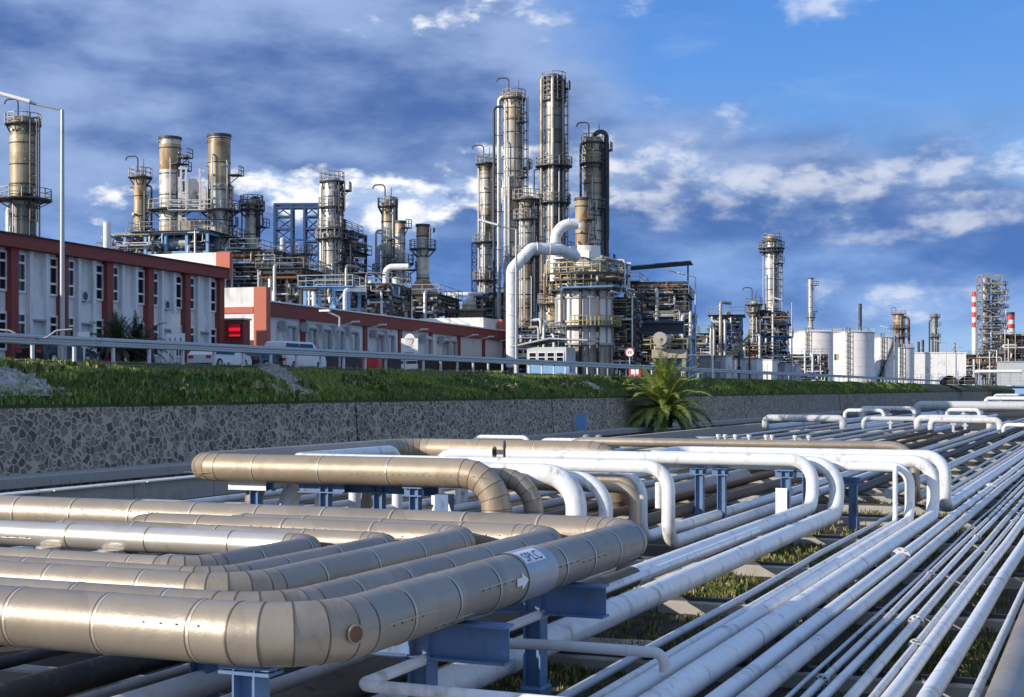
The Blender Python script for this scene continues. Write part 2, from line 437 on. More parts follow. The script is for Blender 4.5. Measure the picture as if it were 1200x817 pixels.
for i in range(62000):
    y=12+ (random.random()**1.7)*330
    x=-40.22-random.random()*3.9
    q=mnoise.noise(Vector((x*.35,y*.16,0)))
    if random.random()> .78+q*.7: continue
    # bare tracks where chutes and rubble lie
    if 42.3<y<49 and x<-41.3 and random.random()<.8: continue
    dry = x<-43.4 and random.random()<.5
    far=(1+max(0,y-70)/330)*(.55 if x<-43.4 else 1)
    spots.append((x,y,bank_z(x),1 if dry else (2 if mnoise.noise(Vector((x*.5+9,y*.10,3)))+(-.15 if x<-42.6 else .12)>.0 else 0),random.uniform(.6,1.35)*far*(1.25 if q>.2 else .8)))
for i in range(9000):
    y=12+(random.random()**1.6)*300; x=random.uniform(-40.8,-40.24)
    spots.append((x,y,bank_z(x)-.02,random.choice([0,2,2]),random.uniform(.7,1.3)*(1+max(0,y-70)/300)))
tag(blades('grass',spots,[M['grass'],M['drygrass'],M['deepgrass']]),'rough green grass growing on the bank above the stone wall','grass')
spots=[]
for i in range(700):
    y=random.uniform(20,110); x=random.uniform(-47,-45.7)
    spots.append((x,y,ROAD,1 if random.random()<.5 else 0,random.uniform(.7,1.3)*(1+max(0,y-60)/160)))
tag(blades('verge_grass',spots,[M['grass'],M['drygrass']],(.08,.2)),'dry mixed grass along the foot of the guard rail','grass')

# retaining wall, in bays with dark joints, and its ledge
def wall_piece(label, y0, y1, x, ztop, group=None):
    t=thing('retaining_wall',label,'wall',(x,y0,0))
    bays=max(1,int((y1-y0)/28)); L=(y1-y0)/bays
    for i in range(bays):
        b=MB(); n=14
        top=[ztop+random.uniform(-.05,.05) for _ in range(n+1)]
        a=i*L+.10; e=(i+1)*L-.10
        for k in range(n+1):
            yy=a+(e-a)*k/n
            b.v += [(.0,yy,-.2),(-.28,yy,top[k]),(-1.0,yy,top[k]-.02)]
        for k in range(n):
            q=3*k; b.face((q,q+3,q+4,q+1)); b.face((q+1,q+4,q+5,q+2))
        b.quad((0,a,-.2),(-.28,a,top[0]),(-1,a,top[0]-.02),(-1,a,-.2)); b.quad((0,e,-.2),(-1,e,-.2),(-1,e,top[-1]-.02),(-.28,e,top[-1]))
        b.build('stone_bay',M['stone'],t)
    b=MB(); b.box((-.75,(y1-y0)/2,ztop/2-.2),(.4,y1-y0,ztop-.3),0); b.build('backing',M['darkpanel'],t)
    return t
wall_piece('long grey rubble stone retaining wall below the grass bank',-20,228,XW,3.57)
wall_piece('lower far stretch of stone retaining wall beyond the step',228.5,520,XW,3.5)
t=thing('wall_ledge','pale concrete ledge along the foot of the stone wall','ledge',(XW+.6,-20,0))
b=MB(); b.box((0,124,.62),(1.7,248,.42),0,bev=.03); b.build('slab',M['concrete'],t)
b=MB(); b.quad((.55,0,-.1),(.55,248,-.1),(.6,248,.42),(.6,0,.42)); b.build('footing',M['stone'],t)
# low concrete channel wall in the yard
t=thing('channel_wall','low concrete channel wall with a pale top in front of the ledge','wall',(-33,8,0))
b=MB()
for i in range(27):
    b.box((0,2.5+i*5,.40),(.45,4.96,.80),0,bev=.02)
b.build('wall_panel',M['concrete'],t)
b=MB()
for i in range(13): b.box((.1,8+i*5,.83),(.62,4.9,.05),0)
b.build('cover_plate',M['white_old'],t)

# pale rubble and chutes on the bank
def chute(name,label,cat,y0,dy,w0,w1,mat,lumps=160):
    b=MB(); n=10; base=Vector((-44.7,y0,ROAD))
    for i in range(n+1):
        f=i/n; x=-44.7+4.25*f; yc=y0+dy*f; w=w0+(w1-w0)*f
        for s in (-.5,0,.5):
            b.v.append((x,yc+s*w+random.uniform(-.12,.12),bank_z(x)+.10+(.06 if s==0 else 0)))
    for i in range(n):
        for k in range(2):
            a=i*3+k; b.face((a,a+3,a+4,a+1),0,True)
    for _ in range(lumps):
        f=random.random(); x=-44.7+4.2*f; w=w0+(w1-w0)*f; y=y0+dy*f+random.uniform(-.55,.55)*w
        s=random.uniform(.08,.24); z=bank_z(x)+.12
        b.box((x,y,z),(s,s*random.uniform(.7,1.3),s*.7),0,rz=random.uniform(0,3))
    o=b.build(name,mat,origin=base); tag(o,label,cat); return o
p=on_x(312,432,-44.7); chute('drain_chute','pale rubble drain chute running down the bank below the dark car','chute',p.y,-3.6,1.6,4.2,M['rubble'],220)
p=on_x(668,447,-44.7); chute('footpath_strip','bare concrete strip crossing the bank behind the blue board','chute',p.y,-4,1.8,3.0,M['concrete'],20)
p=on_x(1030,450,-44.7); chute('stair_flight','pale concrete steps down the far bank near the tanks','steps',p.y,14,5,6,M['wallwhite'],30)
chute('rubble_heap','pale broken rubble heap on the bank at the left edge','rubble',45.2,1.0,5.2,5.0,M['rubble'],260)

# road with kerb
b=MB(); b.quad((-56,-60,ROAD+.004),(-47.6,-60,ROAD+.004),(-47.6,1500,ROAD+.004),(-56,1500,ROAD+.004)); tag(b.build('road',M['asphalt']),kind='structure')
b=MB(); b.box((-47.45,700,ROAD+.06),(.25,1500,.14),0); tag(b.build('kerb',M['concrete']),kind='structure')

# guard rail
t=thing('guard_rail','long grey steel guard rail on white posts along the road edge','guard rail',(-45,20,ROAD))
b=MB()
prof=[(.06,.74),(.12,.79),(.12,.87),(.05,.92),(.05,1.0),(.12,1.05),(.12,1.13),(.06,1.18)]
L=480
for i in range(len(prof)-1):
    a,c=prof[i],prof[i+1]
    b.quad((a[0],0,a[1]),(a[0],L,a[1]),(c[0],L,c[1]),(c[0],0,c[1])); b.quad((a[0]-.02,0,a[1]),(c[0]-.02,0,c[1]),(c[0]-.02,L,c[1]),(a[0]-.02,L,a[1]))
b.box((-.03,L/2,1.15),(.14,L,.10),0); b.box((-.03,L/2,.80),(.12,L,.10),0)
b.build('rail',M['galv'],t)
post=MB(); post.box((.0,0,.36),(.13,.17,.78),0,bev=.015); post.box((-.1,0,.95),(.1,.14,.4),0)
po=post.build('post',M['white_old'],t)
y0=on_x(38,420,-45).y-20
po.location.y=y0
for i in range(1,100):
    c=po.copy(); COL.objects.link(c); c.parent=t; c.location.y=y0+2.83*i+max(0,i-70)*2.0

# ------------------------------------------------------------------ pipes
SEAMS=True
def pipe(name,label,cat,pts,r,mat,bend=None,seam=None,jit=0.0,gore=False,n=20,group=None,low=None,seam_mat='seam'):
    """one pipe as one mesh; clad pipes carry seam bands, gored elbows carry a band at each gore"""
    pts=[Vector(p) for p in pts]
    cen=bend_path(pts, bend or r*3, 5 if gore else 9, step=(.5 if jit else None))
    P=[p for p,_ in cen]
    b=MB()
    rr=r
    if jit:
        rr=[r*(1+ (random.uniform(-jit,jit) if not f else 0)) for _,f in cen]
    b.sweep(P,rr,n,0,True,split=gore)
    if seam:
        def ring(p,d,w=.03,k=1.012,m=1):
            b.cyl(p-d*w/2,p+d*w/2,r*k+jit*r,r*k+jit*r,n,m,caps=True)
        acc=.35*seam
        for i in range(len(cen)-1):
            a,b2=P[i],P[i+1]; L=(b2-a).length; d=(b2-a)/L
            if cen[i][1] and cen[i+1][1]:
                ring(a,((a-P[i-1]).normalized()+d).normalized(),.016)
                if not cen[min(i+2,len(cen)-1)][1]: ring(b2,d,.016)
                acc=0; continue
            s=seam-acc
            while s<L:
                ring(a+d*s,d,.016,1.010); ring(a+d*(s+.026),d,.032,1.005,2); s+=seam
            acc=(acc+L)%seam
        # lap joint with screws along the straight runs
        for i in range(len(pts)-1):
            a,c=pts[i],pts[i+1]; d=c-a; L=d.length
            if L<2.5 or abs(d.z)>.1 or not jit: continue
            d/=L; out=Vector((0,-1,0)) if abs(d.x)>.5 else Vector((1,0,0))
            s=.1; q=0
            while s<L-.1:
                e=min(L,s+seam*random.choice([1,1,2])); an=R(random.uniform(-38,25)); nv=out*math.cos(an)+Vector((0,0,math.sin(an)))
                if random.random()<.75:
                    up=d.cross(nv); b.box(a+d*((s+e)/2)+nv*r*1.004,(e-s-.06,.006,.012),2,ax=(d,up,nv))
                    k=s+.12
                    while k<e-.1: b.box(a+d*k+nv*(r*1.004+.004)+up*.02,(.016,.016,.012),1,ax=(d,up,nv)); k+=random.uniform(.16,.24)
                s=e
    o=b.build(name,[mat,M[seam_mat],M['seam_light']],origin=pts[0]); tag(o,label,cat,group); return o
def kfit(k1,k2,zr):
    t1=math.atan(CS/k1); t2=math.atan(CS/k2); c=(t1+t2)/2; h=(t1-t2)/2
    D=(EYE-zr)/(math.cos(c)+math.sin(h))
    r=D*math.sin(h); return -D*math.sin(c), zr+r, r
def add_shoes(o, x, z, r, ys, mat='steel', name='pipe_shoe', zr=None):
    ox,oy,oz=o.location
    for y in ys:
        b=MB(); b.box((x,y,z-r-.05),(r*.9,.22,.12),0); b.box((x+r*.55,y,z-r*.6),(.05,.16,r*1.1),0); b.box((x-r*.55,y,z-r*.6),(.05,.16,r*1.1),0)
        c=b.build(name,M[mat],o); 
        for vv in c.data.vertices: vv.co=(vv.co.x-ox,vv.co.y-oy,vv.co.z-oz)

# --- group A: the tan clad pipes in front ---------------------------------------------------------
def clad(label, X, z, r, sf, sb, xl_f, xl_b, seamstep=1.05, rear_down=None, mat='tan', rearmat=None):
    t=thing('clad_pipe',label,'pipe',(X,sf,0))
    o=Vector((X,sf,0))
    R0=r*2.6
    def seg(name,pts,bend,gore,mt,seam,jit):
        q=pipe(name,None,None,[Vector(p)-o for p in pts],r,M[mt],bend,seam,jit,gore,n=32)
        q.parent=t; q.location=Vector(pts[0])-o; return q
    seg('jacket',[(xl_f,sf,z),(X-R0,sf,z)],None,False,mat,seamstep,.006)
    seg('elbow',[(X-R0-.02,sf,z),(X,sf,z),(X,sf+R0+.02,z)],R0,True,mat,seamstep,0)
    seg('jacket',[(X,sf+R0,z),(X,sb-R0,z)],None,False,mat,seamstep,.012)
    rm=rearmat or mat
    seg('elbow',[(X,sb-R0-.02,z),(X,sb,z),(X-R0-.02,sb,z)],R0,True,mat,seamstep,0)
    if rear_down is None:
        seg('jacket',[(X-R0,sb,z),(xl_b,sb,z)],None,False,rm,seamstep*1.2,.008)
    else:
        seg('jacket',[(X-R0,sb,z),(rear_down+R0,sb,z)],None,False,rm,seamstep*1.2,.008)
        seg('elbow',[(rear_down+R0+.02,sb,z),(rear_down,sb,z),(rear_down,sb,.4)],R0,True,rm,seamstep,0)
    return t
A1=clad('largest tan clad pipe, outermost of the nested loop, lettered plate on its side',-6.6,1.98,.292,11.2,20.75,-20,-36)
A2=clad('second tan clad pipe from the outside of the nested loop',-7.65,1.93,.25,12.25,20.1,-20,0,1.15,on_s(250,20.1).x)
A3=clad('third tan clad pipe of the nested loop with a bright rear run',-8.8,1.95,.235,13.4,19.55,-20,0,1.3,on_s(143,19.55).x)
A4=clad('fourth and slimmest tan clad pipe, innermost of the tan nested loop',-9.8,1.9,.19,14.45,19.0,-20,0,1.3,on_s(52,19.0).x)
A5=clad('bright silver clad pipe lying in front of the tan rear runs',-10.75,1.88,.20,15.3,18.45,-15,-30,1.25,None,'tan','silver')
# stub legs below the silver pipe
for px in (58,131):
    p=on_s(px,18.3); b=MB(); b.cyl((p.x-A5.location.x,3.0,.3),(p.x-A5.location.x,3.0,1.72),.21,.21,24,0); b.torus((p.x-A5.location.x,3.0,1.45),(0,0,1),.215,.012,24,5,0)
    b.build('branch_leg',M['silver'],A5)
# plug on the corner of A1
d=Vector((math.sin(R(8)),-math.cos(R(8)),0)).normalized()
ctr=Vector((-.45,.45,1.98))
cd=Vector((.707+.18,-.707+.18,0)).normalized()
pc=Vector((-.76,.76,1.98))+Vector((math.cos(R(-22)),math.sin(R(-22)),0))*(.76+.292)
nn=Vector((math.cos(R(-22)),math.sin(R(-22)),0))
b=MB(); b.cyl(pc-nn*.06,pc+nn*.012,.085,.085,24,0); b.torus(pc+nn*.012,nn,.085,.012,24,6,1)
b.build('inspection_plug',[M['rust'],M['tan']],A1)
# lettered plate and flow arrow, wrapped on the jacket
def wrap(pts2, y0, ang0, r):
    """flat (u along the pipe, v round it) to the jacket surface of A1, local to its Empty"""
    out=[]
    for u,v in pts2:
        a=ang0+v/r; out.append((r*math.cos(a),y0+u,1.98+r*math.sin(a)))
    return out
rA=.298
def strip(u0,u1,v0,v1,y0,ang0,r,mat,name,parent,n=14):
    b=MB()
    for i in range(n+1):
        v=v0+(v1-v0)*i/n; b.v += wrap([(u0,v),(u1,v)],y0,ang0,r)
    for i in range(n): b.face((2*i,2*i+1,2*i+3,2*i+2),0,True)
    return b.build(name,mat,parent)
yS=on_x(632,665,-6.35).y-11.2
strip(-.44,.5,-.62,.62,yS,R(15),.3065,M['galv'],'silver_band',A1,24)
strip(-.38,.24,.12,.35,yS,R(15),.3085,M['signwhite'],'name_plate',A1,10)
cu=bpy.data.curves.new('lettering','FONT'); cu.body='SPLC'; cu.size=.225; cu.align_x='CENTER'; cu.extrude=0
fo=bpy.data.objects.new('lettering_curve',cu); COL.objects.link(fo)
bpy.context.view_layer.update()
me=bpy.data.meshes.new_from_object(fo.evaluated_get(bpy.context.evaluated_depsgraph_get()))
COL.objects.unlink(fo); bpy.data.objects.remove(fo)
import bmesh
bm=bmesh.new(); bm.from_mesh(me); bmesh.ops.subdivide_edges(bm,edges=bm.edges[:],cuts=1); 
for v in bm.verts:
    q=wrap([(v.co.x-.07,v.co.y*.95+.14)],yS,R(15),.3105)[0]; v.co=q
bm.to_mesh(me); bm.free(); me.name='lettering'
me.materials.clear(); me.materials.append(M['ink'])
lo=bpy.data.objects.new('lettering',me); COL.objects.link(lo); lo.parent=A1
b=MB()
for p in ([(-.20,-.045),(-.02,-.045),(-.02,.045),(-.20,.045)],[(-.02,-.10),(.14,0),(-.02,.10)]):
    b.poly(wrap([(u-.62,v-.06) for u,v in p],yS,R(15),.312))
b.build('flow_arrow',M['signwhite'],A1)

# --- steel supports below group A ------------------------------------------------------------------
def goal(name,label,s,x0,x1,cols,ztop,h=.42,w=.26,mat='blue',plate=True,group=None):
    t=thing(name,label,'pipe support',((x0+x1)/2,s,0),group=group)
    cx=(x0+x1)/2
    b=MB(); b.hbeam((x0-cx,0,ztop-h/2),(x1-cx,0,ztop-h/2),w,h,.03,.02)
    for c in cols:
        for sx in (-.11,.11): b.box((c-cx+sx,-.0,ztop-h/2),(.012,w*.95,h-.062),0)
        if h>.3:
            b.box((c-cx,0,ztop-h-.012),(w*1.25,w*1.3,.022),0)
            for sx in (-1,1):
                for sy in (-1,1): b.cyl((c-cx+sx*w*.5,sy*w*.5,ztop-h-.05),(c-cx+sx*w*.5,sy*w*.5,ztop-h+.05),.016,None,6,0)
    b.build('beam',M[mat],t)
    for c in cols:
        b=MB(); b.hbeam((c-cx,0,.04),(c-cx,0,ztop-h),w,.24,.02,.014,up=(1,0,0)); b.build('column',M[mat],t)
        if plate:
            b=MB(); b.box((c-cx,0,.16),(w*1.25,.40,.32),0,bev=.03)
            for sx in (-1,1):
                for sy in (-1,1): b.cyl((c-cx+sx*w*.5,sy*.15,.3),(c-cx+sx*w*.5,sy*.15,.36),.02,None,6,0)
            b.build('base_plinth',M[mat],t)
    return t
goal('pipe_support','blue steel beam on two columns, nearest below the big tan pipe',14.3,-11.4,-6.02,(-7.05,-9.9),1.675)
goal('pipe_support','blue steel beam on columns under the lettered stretch of the tan pipe',17.7,-11.4,-6.1,(-7.08,-9.9),1.675)
goal('pipe_support','blue steel column standing under the front corner of the big tan pipe',11.35,-7.62,-7.08,(-7.35,),1.675,.08)

# --- low pipes running along the yard -----------------------------------------------------------------
FL={}; FLANGES=[]
def low(label,k1,k2,zr,y0,y1,mat,shoes=(),name='pipeline',cat='pipe',wob=.022,seam=None,n=18,bands=None,group=None):
    X,z,r=kfit(k1,k2,zr)
    pts=[]; N=max(3,int((y1-y0)/9))
    P=[Vector((X+(random.uniform(-wob,wob) if 0<i<N else 0),y0+(y1-y0)*(i/N)**1.5,z+(random.uniform(-wob,wob) if 0<i<N else 0))) for i in range(N+1)]
    b=MB(); b.sweep(P,r,n,0,True)
    for y in (bands or []):
        b.cyl((X,y-.02,z),(X,y+.02,z),r*1.03,r*1.03,n,1)
    o=b.build(name,[M[mat],M['galv']],origin=P[0]); tag(o,label,cat,group)
    FL[o.name]=(X,z,r)
    if shoes: add_shoes(o,X,z,r,shoes)
    return o
ZR=.30
def rb(a,b,n): return sorted(random.uniform(a,b) for _ in range(n))
SH=[8.5,14.5,20.5,26.5,32.5]
low('slim blue-grey pipe, first on the left of the dense row of pale pipes',.541,.563,ZR,1.5,260,'pale',SH,bands=rb(5,40,2))
FLANGES.append((low('thick white pipe just right of the thickest one',.736,.800,ZR,1.5,300,'white',SH,bands=rb(4,60,2)),[33.5,58]))
low('white pipe next to the dark gap in the pale row',.806,.880,ZR,1.5,300,'white_old',SH,bands=rb(4,60,2))
low('thinnest pipe of the pale row, right of the dark gap',.921,.943,ZR,1.5,300,'pale',SH+[5,11],bands=rb(3,30,3))
FLANGES.append((low('slim pipe second from the dark gap with collar joints',.964,1.003,ZR,1.5,300,'white_old',SH,bands=rb(3,30,3)),[19.2,31.0]))
FLANGES.append((low('medium white pipe third from the dark gap',1.021,1.073,ZR,1.5,300,'white',SH,bands=rb(3,30,2)),[39]))
FLANGES.append((low('medium scuffed white pipe fourth from the dark gap',1.113,1.182,ZR,1.5,300,'white_old',SH,bands=rb(3,30,3)),[24.5]))
FLANGES.append((low('scuffed white pipe touching a thicker one on its right',1.223,1.284,ZR,1.5,300,'white_old',SH,bands=rb(3,30,3)),[22.4,44]))
low('thick white pipe with joint rings, third from the right edge group',1.290,1.42,ZR,1.5,300,'white',SH,bands=[4.6,6.9,11.5])
low('bold white pipe standing a little apart near the right edge',1.515,1.735,ZR,1.2,300,'white',SH)
FLANGES.append((low('thin stained white pipe beside the tan pipe at the right edge',2.04,2.215,ZR,1.0,300,'white_old',SH,bands=rb(2.5,20,6)),[11.0]))
low('thick grey-tan pipe in the bottom right corner',2.26,3.35,.62,.8,300,'tan',SH,bands=[3.1,3.4,4.4])
# bolted flange pairs on some of the pale pipes
def add_flange(o, y):
    k=(y-o.location.y); x,z=FL[o.name][:2]; r=FL[o.name][2]
    b=MB()
    for s in (-1,1):
        b.cyl((0,k+s*.028-.022,0),(0,k+s*.028+.022,0),r*1.75,None,22,0)
    for i in range(8):
        a=i*math.pi/4+.2; c=(math.cos(a)*r*1.45,0,math.sin(a)*r*1.45); b.cyl((c[0],k-.09,c[2]),(c[0],k+.09,c[2]),.014,None,6,1)
    return b.build('flange',[M['pale'],M['steel']],o)
for o,ys in list(FLANGES): 
    for y in ys: add_flange(o,y)
# under and behind the tan loop
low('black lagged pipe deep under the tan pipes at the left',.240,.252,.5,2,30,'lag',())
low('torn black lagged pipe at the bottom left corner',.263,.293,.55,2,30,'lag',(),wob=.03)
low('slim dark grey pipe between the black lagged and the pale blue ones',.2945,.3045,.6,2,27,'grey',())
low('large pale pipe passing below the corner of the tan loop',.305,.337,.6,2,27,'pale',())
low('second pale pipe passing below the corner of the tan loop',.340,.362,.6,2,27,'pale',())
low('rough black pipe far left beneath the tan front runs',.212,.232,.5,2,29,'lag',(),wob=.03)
# brown length of the white pipe that passes below the beam
X,z,r=kfit(.367,.403,.86)
# far left low pipes across the yard
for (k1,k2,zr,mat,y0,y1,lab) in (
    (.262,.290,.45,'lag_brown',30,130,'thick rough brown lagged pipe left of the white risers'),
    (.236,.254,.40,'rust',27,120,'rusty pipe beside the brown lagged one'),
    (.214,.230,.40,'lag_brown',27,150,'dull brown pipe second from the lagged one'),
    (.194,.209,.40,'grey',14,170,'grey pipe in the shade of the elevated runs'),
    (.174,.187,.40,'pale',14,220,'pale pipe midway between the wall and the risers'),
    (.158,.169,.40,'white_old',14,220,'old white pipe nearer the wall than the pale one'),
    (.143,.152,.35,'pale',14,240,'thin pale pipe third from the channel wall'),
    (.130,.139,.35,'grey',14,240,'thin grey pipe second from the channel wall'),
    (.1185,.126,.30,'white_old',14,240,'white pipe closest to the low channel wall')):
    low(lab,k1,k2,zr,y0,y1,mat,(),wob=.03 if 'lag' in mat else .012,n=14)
# far right bundle, continuing from the risers
for (k1,k2,zr,mat,y0,lab) in (
    (.300,.326,.5,'pale',50,'pale far pipe continuing behind the white risers'),
    (.332,.358,.5,'pale',50,'second pale far pipe behind the white risers'),
    (.366,.405,.5,'lag',50,'dark lagged far pipe among pale ones'),
    (.430,.478,.5,'pale',50,'broad pale far pipe beside the sunlit sleepers'),
    (.580,.606,.3,'pale',50,'far pipe at the left of the bundle behind the last riser'),
    (.612,.640,.3,'white',50,'far white pipe in the bundle behind the last riser')):
    low(lab,k1,k2,zr,y0,320,mat,(),n=14)

# concrete sleepers below the pipes
g='concrete sleepers carrying the low pipes'
base=None
for i,y in enumerate([2.5,8.5,14.5,20.5,26.5,32.5,39,46,50.5,55,59.5,64,70,78,88,100,115,135,160]):
    if base is None:
        base=thing('concrete_sleeper','long concrete sleeper lying across under the low pipes','sleeper',(-5.2,y,0),group=g)
        b=MB(); b.box((0,0,.07),(11.6,.40,.30),0,bev=.03); b.build('block',M['concrete'],base)
        b=MB(); b.box((0,0,.25),(11.4,.12,.075),0); b.build('bearing_bar',M['steel'],base)
    else:
        c=copy_tree(base); c.location=(-5.2,y,0)
g='low concrete blocks under the pipes by the wall'
base=None
for i,y in enumerate([16,24,32,42,52,64,78,95,115,140]):
    if base is None:
        base=thing('concrete_block','low concrete block across under the pipes near the wall','sleeper',(-22,y,0),group=g)
        b=MB(); b.box((0,0,.16),(20,.40,.34),0,bev=.03); b.build('block',M['concrete'],base)
    else:
        c=copy_tree(base); c.location=(-22,y,0)
# loose concrete slabs lit by the sun
for (px,py,lab) in ((1015,607,'bare sunlit concrete slab behind the white risers'),(762,668,'pale concrete slab showing beside the end of the tan pipe'),(716,756,'dusty concrete slab on the soil below the thin grey pipe')):
    p=on_z(px,py,.1); b=MB(); b.box((0,0,.0),(1.3,1.2,.22),0,rz=.1,bev=.04); o=b.build('concrete_slab',M['conc_tan']); o.location=(p.x,p.y,0); tag(o,lab,'slab')

# --- elevated loops ------------------------------------------------------------------------------------------
def loop(label,pts,r,mat,bend=None,seam=None,gore=False,jit=0,name='pipe_loop',n=22):
    return pipe(name,label,'pipe',pts,r,M[mat],bend or r*3.2,seam,jit,gore,n)
B=loop('big tan clad loop rising beyond the nested pipes, nearest the stone wall',[(-13.5,20,.5),(-13.5,31.3,.5),(-13.5,31.3,2.2),(-22.1,31.3,2.2),(-22.1,43.4,2.2),(-14.6,43.4,2.2),(-14.6,43.4,.5),(-14.6,60,.5)],.355,'tan_warm',.95,1.9,True,.003,n=28)
loop('slimmer tan clad pipe bending down behind the big tan loop',[(-12.82,24,.5),(-12.82,31.95,.5),(-12.82,31.95,2.08),(-20.6,31.95,2.08),(-20.6,31.95,.5),(-20.6,38,.5)],.235,'tan',.85,1.6,True,n=22)
loop('thick white pipe with a broad bend just right of the tan bends',[(-11.93,24,.5),(-11.93,32.45,.5),(-11.93,32.45,2.16),(-19.9,32.45,2.16),(-19.9,32.45,.5)],.255,'white',1.15)
loop('slimmer white pipe with a broad bend beside the thick white bend',[(-11.36,24,.5),(-11.36,32.95,.5),(-11.36,32.95,2.04),(-19.2,32.95,2.04),(-19.2,32.95,.5)],.175,'white',.95)
loop('grey-tan pipe dropping just left of the front white riser',[(-11.02,28,.4),(-11.02,34.1,.4),(-11.02,34.1,1.95),(-18.5,34.1,1.95),(-18.5,34.1,.4)],.135,'tan',.4)
loop('pale tan pipe dropping between the bends and the front white riser',[(-10.85,27,.4),(-10.85,33.6,.4),(-10.85,33.6,1.8),(-18.2,33.6,1.8),(-18.2,33.6,.4)],.13,'tan_warm',.4)
W0=loop('front white pipe with a long bright crossing run and a rounded drop',[(-10.06,90,.45),(-10.06,33.8,.45),(-10.06,33.8,2.31),(-20.6,33.8,2.31),(-20.6,40.0,2.31),(-20.6,40.0,.5)],.165,'white',.55)
loop('white riser standing just behind and left of the front white drop',[(-11.05,90,.45),(-11.05,34.75,.45),(-11.05,34.75,1.98),(-19.2,34.75,1.98),(-19.2,34.75,.45)],.16,'white',.5)
# valve on the front white run
p=on_s(591,33.8); o=W0; oo=o.location
b=MB(); x=p.x-oo.x; y=33.8-oo.y
b.cyl((x,y,2.30-oo.z),(x,y,2.30-oo.z+.42),.035,.035,10,0); b.box((x-.12,y,2.30-oo.z+.30),(.26,.12,.12),0); b.cyl((x-.28,y,2.6-oo.z),(x-.24,y,2.6-oo.z),.1,.1,14,0); b.cyl((x,y,2.30-oo.z+.42),(x,y,2.30-oo.z+.60),.05,.03,10,0)
v=b.build('valve',M['steel'],W0); b=MB(); b.torus((x-.27,y,2.6-oo.z),(1,0,0),.13,.016,18,6,0); b.build('handwheel',M['steel'],v)
loop('long white crossing pipe whose riser meets the sunlit low run',[(-8.18,25.2,.79),(-8.18,42.0,.79),(-8.18,42.0,2.13),(-20.2,42.0,2.13),(-20.2,42.0,.5)],.185,'white',.62)
loop('dull brown length of pipe passing low under the blue beams',[(-8.18,2.0,.79),(-8.18,25.15,.79)],.192,'lag_brown',.5,name='pipeline')
loop('thick white pipe with the banded bend right behind the long crossing pipe',[(-7.59,2.0,.58),(-7.59,42.6,.58),(-7.59,42.6,2.02),(-19.6,42.6,2.02),(-19.6,42.6,.5)],.215,'white',.75)
loop('white crossing pipe at the right, front one of the two rounded drops',[(-5.58,1.5,.43),(-5.58,43.0,.43),(-5.58,43.0,1.94),(-13.2,43.4,1.94),(-13.2,43.4,.5)],.14,'white',.5)
loop('thin white riser standing left of the rounded drops',[(-5.92,1.5,.40),(-5.92,42.5,.40),(-5.92,42.5,1.90),(-5.92,43.0,1.94)],.07,'white',.22)
loop('white loop of the rightmost rounded drop, returning behind the others',[(-5.03,1.5,.49),(-5.03,43.9,.49),(-5.03,43.9,2.07),(-13.7,43.9,2.07),(-13.7,47.1,2.10),(-5.03,47.1,2.10),(-5.03,47.1,.49),(-5.03,300,.49)],.185,'white',.6)
C=loop('slim dull tan crossing pipe with vent stubs behind the white runs',[(-18.5,49,.5),(-18.5,49,2.32),(-6.2,49,2.32),(-6.2,49,.6),(-6.2,56,.6)],.16,'tan',.8,name='pipe_loop')
for i,px in enumerate((842,850,862,878,898,905,932,948)):
    p=on_s(px,49); b=MB(); b.cyl((p.x-C.location.x,0,2.3-.5),(p.x-C.location.x,0,2.56-.5),.05,.05,10,0); b.cyl((p.x-C.location.x,0,2.54-.5),(p.x-C.location.x,0,2.64-.5),.085,.085,10,0)
    b.build('vent_stub',M['white_old'],C)
# thin white pipes on the near side
e=on_z(421,803,1.25)
loop('thin white pipe with a sharp bend at the bottom of the picture',[(e.x,30,1.25),(e.x,e.y,1.25),(e.x+9,e.y,1.25)],.062,'white',.16,name='pipeline',n=14)
p=on_z(652,727,1.42); q=on_z(796,743,1.25)
loop('short thin grey pipe crossing above the thick white one',[(p.x-.6,p.y,1.1),(p.x,p.y,1.12),(q.x,p.y,1.12),(q.x,p.y,.9)],.065,'pale',.14,name='pipeline',n=14)
# supports below the elevated loops
g=None
for (px,s,z,lab) in ((300,31.6,1.84,'blue support with its sunlit face painted white under the left of the big tan loop'),(382,31.5,1.84,'blue post under the middle of the big tan loop'),(437,31.5,1.84,'dark blue support under the tan loop with a long beam'),(487,31.3,1.84,'round-shouldered blue post near the bend of the tan loop'),(820,42.3,1.85,'blue post seen under the long white crossing pipe'),(846,42.3,1.85,'dark blue post second under the white crossing pipe'),(921,40.2,1.95,'blue pedestal with a white plate beside the white riser'),(946,42.3,1.85,'slim blue ladder-like post behind the white riser'),(1000,43.4,1.6,'blue post between the white drops')):
    p=on_s(px,s); w=.75 if px!=437 else 2.3
    if px not in (300,382,437): w=.3
    t=goal('loop_support',lab,s+(.35 if px==437 else 0),p.x-w,p.x+w*.7,(p.x,),z,.22,.22,'blue',False)
    if px in (300,921):
        b=MB(); b.box((-.05,-.16,z-.11 if px==300 else z-.9),(w*1.5 if px==300 else .32,.02,.2 if px==300 else .8),0); b.build('white_plate_lit_face',M['signwhite'],t)  # left support: white sheet paints the sunlit beam face; other is a pedestal plate
p=on_s(521,31.2)
t=thing('pedestal','blue steel pedestal with two white gussets left of the tan bend','pipe support',(p.x,31.2,0))
b=MB(); b.box((0,0,.85),(.34,.34,1.7),0); b.build('post',M['blue'],t)
for s in (-1,1):
    b=MB(); b.poly([(s*.18,-.18,.7),(s*.5,-.18,.7),(s*.18,-.18,1.5)]); b.poly([(s*.18,-.16,.7),(s*.18,-.16,1.5),(s*.5,-.16,.7)]); b.build('gusset',M['signwhite'],t)
